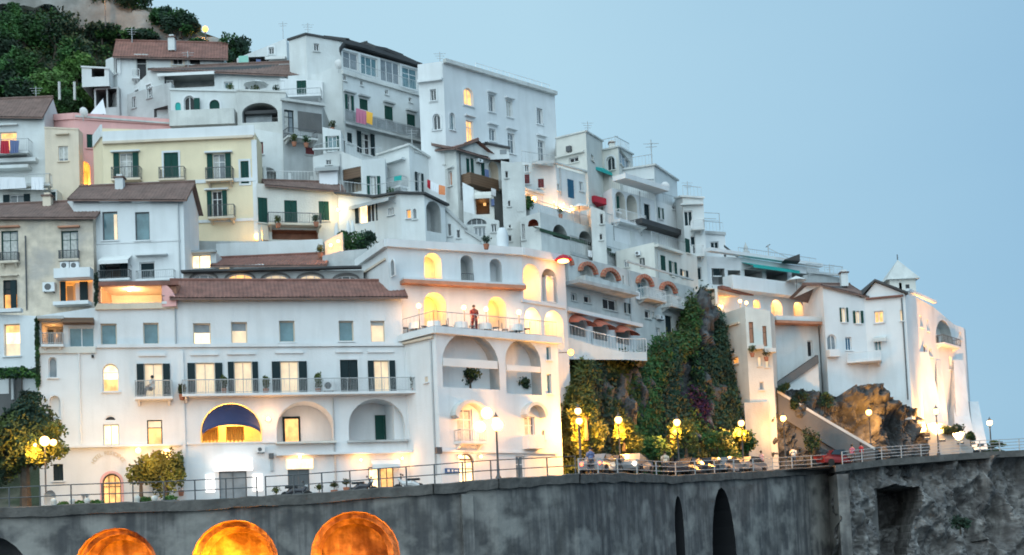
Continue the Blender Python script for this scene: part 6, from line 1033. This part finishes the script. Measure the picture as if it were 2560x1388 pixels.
# ================================================================ vehicles
def car(q, rz, k, lbl, lights='tail', grp='cars on the coast road'):
    rt = thing('parked_car', q, lbl, 'car', grp, rz); prof = [(-2.0, .35), (-2.05, .7), (-1.95, .95), (-1.25, 1.02), (-.75, 1.42), (.75, 1.45), (1.45, .98), (2.0, .88), (2.08, .6), (2.05, .35)]; Mz = Matrix.Translation(q) @ Matrix.Rotation(rz, 4, 'Z')
    W_ = lambda x, y, z: Mz @ Vector((x, y, z)); m = MB()
    def add(mb, name): 
        o = mb.build(name, rt); o.data.transform(Matrix.Rotation(-rz, 4, 'Z')); return o
    wy = lambda z: .82 if z < 1. else .66
    for (a, b) in zip(prof, prof[1:]+prof[:1]): m.poly([W_(a[0], -wy(a[1]), a[1]), W_(b[0], -wy(b[1]), b[1]), W_(b[0], wy(b[1]), b[1]), W_(a[0], wy(a[1]), a[1])], k)
    for s_ in (-1, 1): m.poly([W_(x, s_*wy(z), z) for x, z in prof if z < 1.1], k); m.poly([W_(x, s_*(.82 if z < 1.1 else .66), z) for x, z in ((-1.25, 1.02), (-.75, 1.42), (.75, 1.45), (1.45, .98))], 'glass')
    add(m, 'body')
    for x in (-1.3, 1.3):
        for y in (-.8, .8): m = MB(); m.cyl(W_(x, y-.1, .33), W_(x, y+.1, .33), .33, 'tyre', 14); add(m, 'wheel')
    for y in (-.6, .6):
        m = MB(); m.cyl(W_(-2.07, y, .72), W_(-1.9, y, .72), .11, 'taillight' if lights == 'tail' else 'metal', 8); add(m, 'tail_light'); m = MB(); m.cyl(W_(2.1, y, .66), W_(1.9, y, .66), .13, 'headlight' if lights == 'head' else 'canvas', 8); add(m, 'headlight')
    return rt
def rq(px, py, Y): q = at(px, py, Y); return q
zr = lambda px: wallpt(px).z
def onroad(px, Y): 
    q = at(px, lerp(YP, px), Y); q.z = zr(px)+.12; return q
car(onroad(1500, 93.), R(70), 'carsilver', 'silver car with red tail lights right of the tower corner')
car(onroad(1535, 96.), R(70), 'cardark', 'dark car in front of the silver one on the cliff road'); car(onroad(1586, 97.), R(250), 'carsilver', 'car with dazzling white headlights', 'head')
car(onroad(1720, 106), R(62), 'cardark', 'black parked car below the middle cliff lamp', 'none'); car(onroad(1770, 109), R(60), 'cardark', 'dark parked car below the purple flowers', 'none'); car(onroad(1812, 111), R(60), 'carsilver', 'grey parked car left of the right cliff lamp', 'none'); car(onroad(1870, 114), R(58), 'carsilver', 'grey parked car at the foot of the buttress house', 'none'); car(onroad(2090, 119), R(30), 'carred', 'red car under the orange rock', 'none')
def motorbike(q, rz, k, lbl):
    rt = thing('motorcycle', q, lbl, 'motorcycle', 'motorcycles parked at the wall', rz); rm = Matrix.Rotation(rz, 3, 'Z'); W_ = lambda x, y, z: q + rm @ Vector((x, y, z))
    def add(mb, name, p=None): o = mb.build(name, rt); o.data.transform(Matrix.Rotation(-rz, 4, 'Z')); return o
    for x in (-.62, .62): m = MB(); m.cyl(W_(x, -.06, .3), W_(x, .06, .3), .3, 'tyre', 14); add(m, 'wheel')
    m = MB(); m.tube([W_(-.6, 0, .45), W_(-.2, 0, .62), W_(.3, 0, .6), W_(.55, 0, .85)], [.12, .2, .14, .08], k, 8); m.cyl(W_(.62, 0, .3), W_(.42, 0, 1.), .05, 'metal'); m.box(W_(0, 0, .35), (.5, .25, .3), 'metal', rz); add(m, 'body')
    m = MB(); m.box(W_(-.3, 0, .82), (.7, .26, .12), 'dark', rz); add(m, 'seat'); m = MB(); m.cyl(W_(.42, -.32, 1.02), W_(.42, .32, 1.02), .025, 'metal'); m.ball(W_(.38, -.32, 1.12), .06, 'metal'); m.ball(W_(.38, .32, 1.12), .06, 'metal'); add(m, 'handlebar'); m = MB(); m.ball(W_(.55, 0, .88), .1, 'clean'); add(m, 'headlight')
for px, Y, rz, k, l in ((742, 80.8, 10, 'cardark', 'motorcycle with an orange flank in front of the arched bright door'), (908, 81.6, -15, 'cardark', 'dark motorcycle left of the bright hotel door'), (1022, 82.2, 175, 'carwhite', 'pale scooter in front of the tower corner')):
    q = at(px, lerp(WT, px), Y-1.0); q.z = zr(px)-.35; motorbike(q, R(rz), k, l)
# ================================================================ people
def person(q, rz, lbl, top, legs, hair='dark', sit=False, grp=None):
    rt = thing('person', q, lbl, 'person', grp, rz)
    if sit: J = [(0, 0, .52), (0, .02, .80), (0, 0, 1.02), (0, 0, 1.12), (0, -.02, 1.22), (.1, 0, .5), (.12, -.42, .52), (.12, -.44, .06), (-.1, 0, .5), (-.12, -.42, .52), (-.12, -.44, .06), (.19, 0, 1.0), (.25, -.1, .76), (.16, -.32, .66), (-.19, 0, 1.), (-.25, -.1, .76), (-.16, -.32, .66), (.12, -.58, .04), (-.12, -.58, .04), (.13, -.40, .64), (-.13, -.4, .64)]
    else: J = [(0, 0, .95), (0, .02, 1.2), (0, 0, 1.42), (0, 0, 1.52), (0, -.02, 1.63), (.1, 0, .92), (.12, -.04, .5), (.13, .05, .08), (-.1, 0, .92), (-.12, .08, .5), (-.13, .12, .08), (.2, 0, 1.4), (.26, .02, 1.12), (.25, -.12, .88), (-.2, 0, 1.4), (-.26, .02, 1.12), (-.25, -.08, .88), (.13, -.1, .04), (-.13, -.02, .04), (.24, -.15, .8), (-.24, -.1, .8)]
    E = [(0, 1), (1, 2), (2, 3), (3, 4), (0, 5), (5, 6), (6, 7), (7, 17), (0, 8), (8, 9), (9, 10), (10, 18), (2, 11), (11, 12), (12, 13), (13, 19), (2, 14), (14, 15), (15, 16), (16, 20)]
    rad = [.15, .14, .15, .06, .10, .1, .065, .045, .1, .065, .045, .07, .045, .032, .07, .045, .032, .04, .04, .035, .035]
    me = bpy.data.meshes.new('body'); me.from_pydata(J, E, []); me.materials.append(MT['skin']); o = bpy.data.objects.new('body', me); C.objects.link(o); o.parent = rt; o.modifiers.new('skin', 'SKIN')
    sv = me.skin_vertices[0].data
    for i, r_ in enumerate(rad): sv[i].radius = (r_, r_*.8)
    sv[0].use_root = True; o.modifiers.new('s', 'SUBSURF').levels = 1; o.modifiers['s'].render_levels = 1
    Mz = Matrix.Translation(q) @ Matrix.Rotation(rz, 4, 'Z'); W_ = lambda p: Mz @ Vector(p)
    def add(mb, name): b = mb.build(name, rt, smooth=True); b.data.transform(Matrix.Rotation(-rz, 4, 'Z'))
    s_ = J[2][2]; m = MB(); m.tube([W_((0, 0, J[0][2]-.02)), W_((0, .01, J[1][2])), W_((0, 0, s_+.02)), W_((0, 0, s_+.08))], [.185, .17, .19, .08], top, 12)
    for a in (11, 14): m.tube([W_(J[a]), W_(J[a+1])], [.085, .062], top, 8)
    add(m, 'shirt'); m = MB()
    for a in (5, 8): m.tube([W_(J[a]), W_(J[a+1]), W_(J[a+2])], [.13, .09, .065], legs, 8)
    add(m, 'trousers'); m = MB(); m.ball(W_((0, .02, J[4][2]+.045)), .112, hair, 10); add(m, 'hair')
q = at(381, 992, HF(380)-.55); person(q, R(-75), 'person in white sitting on the small hotel balcony with an open door', 'clean', 'cardark', 'dark', True)
q = at(1187, 824, 94.3); q.z -= .1; person(q, R(20), 'person in dark red standing between the terrace globe lamps', 'shred', 'shred')
for i, (x, Y, t_, l) in enumerate(((1664, 101.5, 'beige', 'person in pale clothes walking below the middle cliff lamp'), (1478, 91, 'bluecloth', 'person in blue beside the cars at the tower corner'), (1905, 115, 'pink', 'person in pink by the foot of the buttress house'), (2155, 117.5, 'red', 'person in red at the railing under the orange rock'), (2132, 117.2, 'mauve', 'person in mauve left of the one in red'), (1985, 116, 'cream', 'person in cream at the arch under the ramp wall'))):
    q = onroad(x, Y); q.z += .1 if x < 2100 else -.2; person(q, R(30*i), l, t_, 'cardark', 'dark', False, 'people on the coast road')
# ================================================================ terrace tables and chairs
def table(q, lbl, grp='tables on the tower terrace'):
    rt = thing('table', q, lbl, 'table', grp); m = MB(); m.cyl(q, q+Vector((0, 0, .72)), .05, 'metal'); m.cyl(q, q+Vector((0, 0, .03)), .25, 'metal', 12); m.build('leg', rt); m = MB(); m.lathe(q, [(.5, .3), (.47, .5), (.45, .74), (.01, .75)], 'canvas', 14); m.build('tablecloth', rt)
def chair(q, rz, lbl):
    rt = thing('chair', q, lbl, 'chair', 'chairs on the tower terrace', rz); rm = Matrix.Rotation(rz, 3, 'Z'); W_ = lambda x, y, z: q + rm @ Vector((x, y, z))
    def add(mb, name): o = mb.build(name, rt); o.data.transform(Matrix.Rotation(-rz, 4, 'Z'))
    m = MB(); m.box(W_(0, 0, .45), (.42, .42, .05), 'metal', rz); add(m, 'seat'); m = MB(); m.box(W_(0, .2, .72), (.42, .04, .4), 'metal', rz); add(m, 'backrest')
    for a in (-.18, .18):
        for b in (-.18, .18): m = MB(); m.cyl(W_(a, b, 0), W_(a, b, .45), .02, 'metal', 6); add(m, 'leg')
for x, Y, l in ((1040, 93.4, 'leftmost'), (1085, 93.2, 'second'), (1152, 93.9, 'third'), (1212, 94.8, 'fourth'), (1290, 95.8, 'rightmost')):
    q = at(x, 818, Y); q.z = g1.za+.05; table(q, 'round table with a white cloth on the tower terrace, %s of five' % (l if 'most' in l else l+' from the left'))
    for s_ in (-1, 1): chair(q+Vector((s_*.75, .1, 0)), R(-90*s_), 'dark chair %s of the %s terrace table' % ('left' if s_ < 0 else 'right', l))

# ================================================================ small rooftop things
def aerial(x, y, Y, h_, lbl):
    m = MB(); q = at(x, y, Y); m.cyl(q-Vector((0, 0, .5)), q+Vector((0, 0, h_)), .035, 'rail', 6)
    for i, w_ in enumerate((.55, .42, .3)): m.cyl(q+Vector((-w_, 0, h_-.15-.22*i)), q+Vector((w_, .1, h_-.15-.22*i)), .02, 'rail', 5)
    single('aerial', m, lbl, 'aerial', 'aerials on the roofs')
for a in ((330, 100, 'thin aerial on the red tile roof of the highest left house'), (470, 160, 'thin aerial on the dark tile roof behind the arched windows'), (90, 245, 'thin aerial at the right end of the brown roof at the left edge'), (1100, 155, 'short aerial on the left corner of the big white block'), (1030, 362, 'short aerial on the gabled white house'), (1470, 330, 'short aerial on the cream cube house'), (1720, 490, 'thin aerial on the slim house'), (2075, 690, 'thin aerial on the roof deck'), (770, 88, 'thin aerial on the square skyline block'), (400, 320, 'thin aerial on the yellow house parapet')):
    aerial(a[0], a[1], D(a[0], a[1]+120)+2, random.uniform(.9, 1.5), a[2])
def chim(x, y, Y, s_, lbl, k='white'):
    m = MB(); q = at(x, y, Y); m.box(q, (s_, s_, s_*2), k); m.box(q+Vector((0, 0, s_*1.05)), (s_*1.35, s_*1.35, .1), 'tilebrown'); m.box(q+Vector((0, 0, s_*1.25)), (s_*.7, s_*.7, .25), k); single('chimney', m, lbl, 'chimney', 'chimneys on the roofs')
for x, y, Y, s_, l, k in ((430, 112, D(292, 250)+2, .6, 'small chimney on the highest red tile roof', 'white'), (300, 466, BW.Y0+2, .6, 'chimney on the brown roof of the white house left of the yellow one', 'white'), (120, 512, SH.Y0+2.5, .6, 'chimney on the stained house roof', 'beige'), (1236, 384, D(1140, 520)+6, .5, 'chimney on the beige old house roof', 'white'), (1530, 372, D(1500, 450)+2, .5, 'chimney on the corner house', 'cream'), (2110, 700, 125, .6, 'chimney at the convent roof edge', 'white')):
    chim(x, y, Y, s_, l, k)
G7 = 'potted plants on roof terraces'
for i, (x, y, Y, l) in enumerate(((575, 218, D(560, 290)-1.8, 'left of the white terrace rail'), (640, 222, D(560, 290)-1.8, 'on the terrace over the wide arched loggia'), (690, 222, D(560, 290)-1.8, 'at the right end over the wide arched loggia'), (735, 345, D(700, 400)-3.4, 'on the grey house balcony, left one'), (765, 348, D(700, 400)-3.4, 'on the grey house balcony, right one'), (830, 310, D(810, 400)-1.5, 'above the light blue window'), (695, 548, D(650, 610)-.8, 'on the pale yellow house balcony, left one'), (790, 545, D(650, 610)-.5, 'on the pale yellow house balcony, right one'), (975, 478, GH.Y0-.5, 'on the gabled house balcony'), (1215, 598, 95.2, 'on the tower roof by the chimney'), (433, 748, 90.2, 'at the right end of the orange terrace'), (1880, 872, 117.6, 'on the left small balcony of the buttress house'), (1915, 882, 117.8, 'on the right small balcony of the buttress house'), (1400, 526, RL.Y0+2, 'on the restaurant terrace parapet'), (800, 622, D(500, 700)-1.5, 'at the right end of the long grey parapet'))):
    q = at(x, y, Y); rt = thing('roof_plant', q-Vector((0, 0, .7)), 'potted green plant '+l, 'plant', G7); m = MB(); m.lathe(q-Vector((0, 0, .7)), [(.14, 0), (.22, .35), (.18, .36)], 'pot', 10); m.build('pot', rt)
    m = MB(); m.leaves(q+Vector((0, 0, .0)), (.42, .35, .42), 150, .16, random.choice(['leaf', 'leafdark', 'leafolive']), .1); m.cyl(q-Vector((0, 0, .4)), q, .03, 'bark'); m.build('foliage', rt)

# ================================================================ more of the lived-in detail
def toprail(name, faces, h_=1., k='rail', inset=.25, sp=.3):
    s = HS[name]; m = MB()
    for i in faces:
        f = s.faces[i]; railing(m, [f.p(.1, f.za, -inset), f.p(f.L-.1, f.zb, -inset)], h_, k, sp)
    m.build('railing', s.root)
for a in (('terrace_parapet_house', [1]), ('glazed_band_house', [0]), ('white_loggia_house', [1]), ('stepped_house', [0, 1, 2]), ('small_window_house', [0]), ('long_terrace_house', [1]), ('loggia_house', [0]), ('slim_house', [1]), ('corner_house', [0, 1]), ('vaults_house', [1]), ('parapet_block', [1]), ('red_window_house', [0]), ('porch_house', [0, 1, 2])): toprail(*a)
def extra(name, *its):
    s = HS[name]; w0 = len(s.wallmb.f)
    for it in its: s.item(*it[:-1], **it[-1])
def parasol(x, y, Y, h_, r_, k, lbl):
    q = at(x, y, Y); rt = thing('parasol', q-Vector((0, 0, h_)), lbl, 'parasol', 'open parasols on the terraces'); m = MB(); m.cyl(q-Vector((0, 0, h_)), q, .03, 'metal'); m.build('pole', rt); m = MB(); m.lathe(q-Vector((0, 0, .45)), [(r_, 0), (r_*.55, .22), (.02, .45)], k, 8); m.build('canopy', rt)
parasol(640, 200, D(560, 290)-1.5, 2.1, 1.1, 'canvas', 'white open parasol on the terrace over the wide arched loggia')
parasol(1990, 690, TT.Y0+1.5, 2.0, 1., 'canvas', 'white open parasol at the end of the long shaded terrace')
parasol(1448, 508, RL.Y0+3, 1.9, .9, 'canvas', 'white open parasol at the end of the restaurant terrace')
parasol(1570, 640, HS['pergola_gallery'].Y0+11.5, 1.9, .9, 'canvas', 'white open parasol on the pergola gallery')
# satellite dishes
for x, y, Y, l in ((208, 285, D(186, 480)+.4, 'satellite dish on the pink house parapet'), (1086, 392, GH.Y0+3, 'satellite dish on the gabled house roof edge'), (1425, 360, D(1390, 430)-.2, 'satellite dish on the cream cube house'), (846, 165, D(800, 330)-.3, 'satellite dish on the tall blank wall'), (1662, 470, HS['white_loggia_house'].Y0+5, 'satellite dish on the white loggia house')):
    q = at(x, y, Y); m = MB(); m.cyl(q-Vector((0, 0, .6)), q, .03, 'rail'); c = q+Vector((0, -.1, .1)); b = len(m.v); i0 = m.mi('railwhite')
    rot = Matrix.Rotation(R(-65), 3, 'X') @ Matrix.Rotation(R(20), 3, 'Y')
    for rr, dz in ((.01, 0), (.25, .04), (.42, .12)): m.v += [c+rot @ Vector((rr*math.cos(t*math.pi/6), rr*math.sin(t*math.pi/6), dz)) for t in range(12)]
    for a in range(2):
        for j in range(12): m.f.append((b+a*12+j, b+a*12+(j+1) % 12, b+(a+1)*12+(j+1) % 12, b+(a+1)*12+j)); m.m.append(i0)
    single('satellite_dish', m, l, 'satellite dish', 'satellite dishes on the roofs')
# more laundry lines
cloth(((1228, 470), (1240, 474), (1240, 492), (1228, 488)), D(1140, 520)+1., 'cloth', 'white cloth under the brown balcony')
cloth(((725, 178), (750, 182), (750, 196), (725, 192)), D(640, 250)+.4, 'cloth', 'white cloth drying on the roof terrace left of the blank wall')
cloth(((640, 148), (652, 149), (652, 166), (640, 166)), D(640, 250)+2.6, 'bluecloth', 'dark blue cloth on the mint terrace')
cloth(((985, 442), (1004, 438), (1004, 452), (985, 456)), GH.Y0-.6, 'teal', 'green cloth on the gabled house balcony')
cloth(((1470, 625), (1488, 630), (1488, 646), (1470, 641)), HS['pergola_gallery'].Y0+4.5, 'cloth', 'white cloth on the pergola gallery')
cloth(((1590, 728), (1600, 731), (1600, 750), (1590, 747)), RA.Y0+7, 'cloth', 'white cloth on the third red-arched balcony')
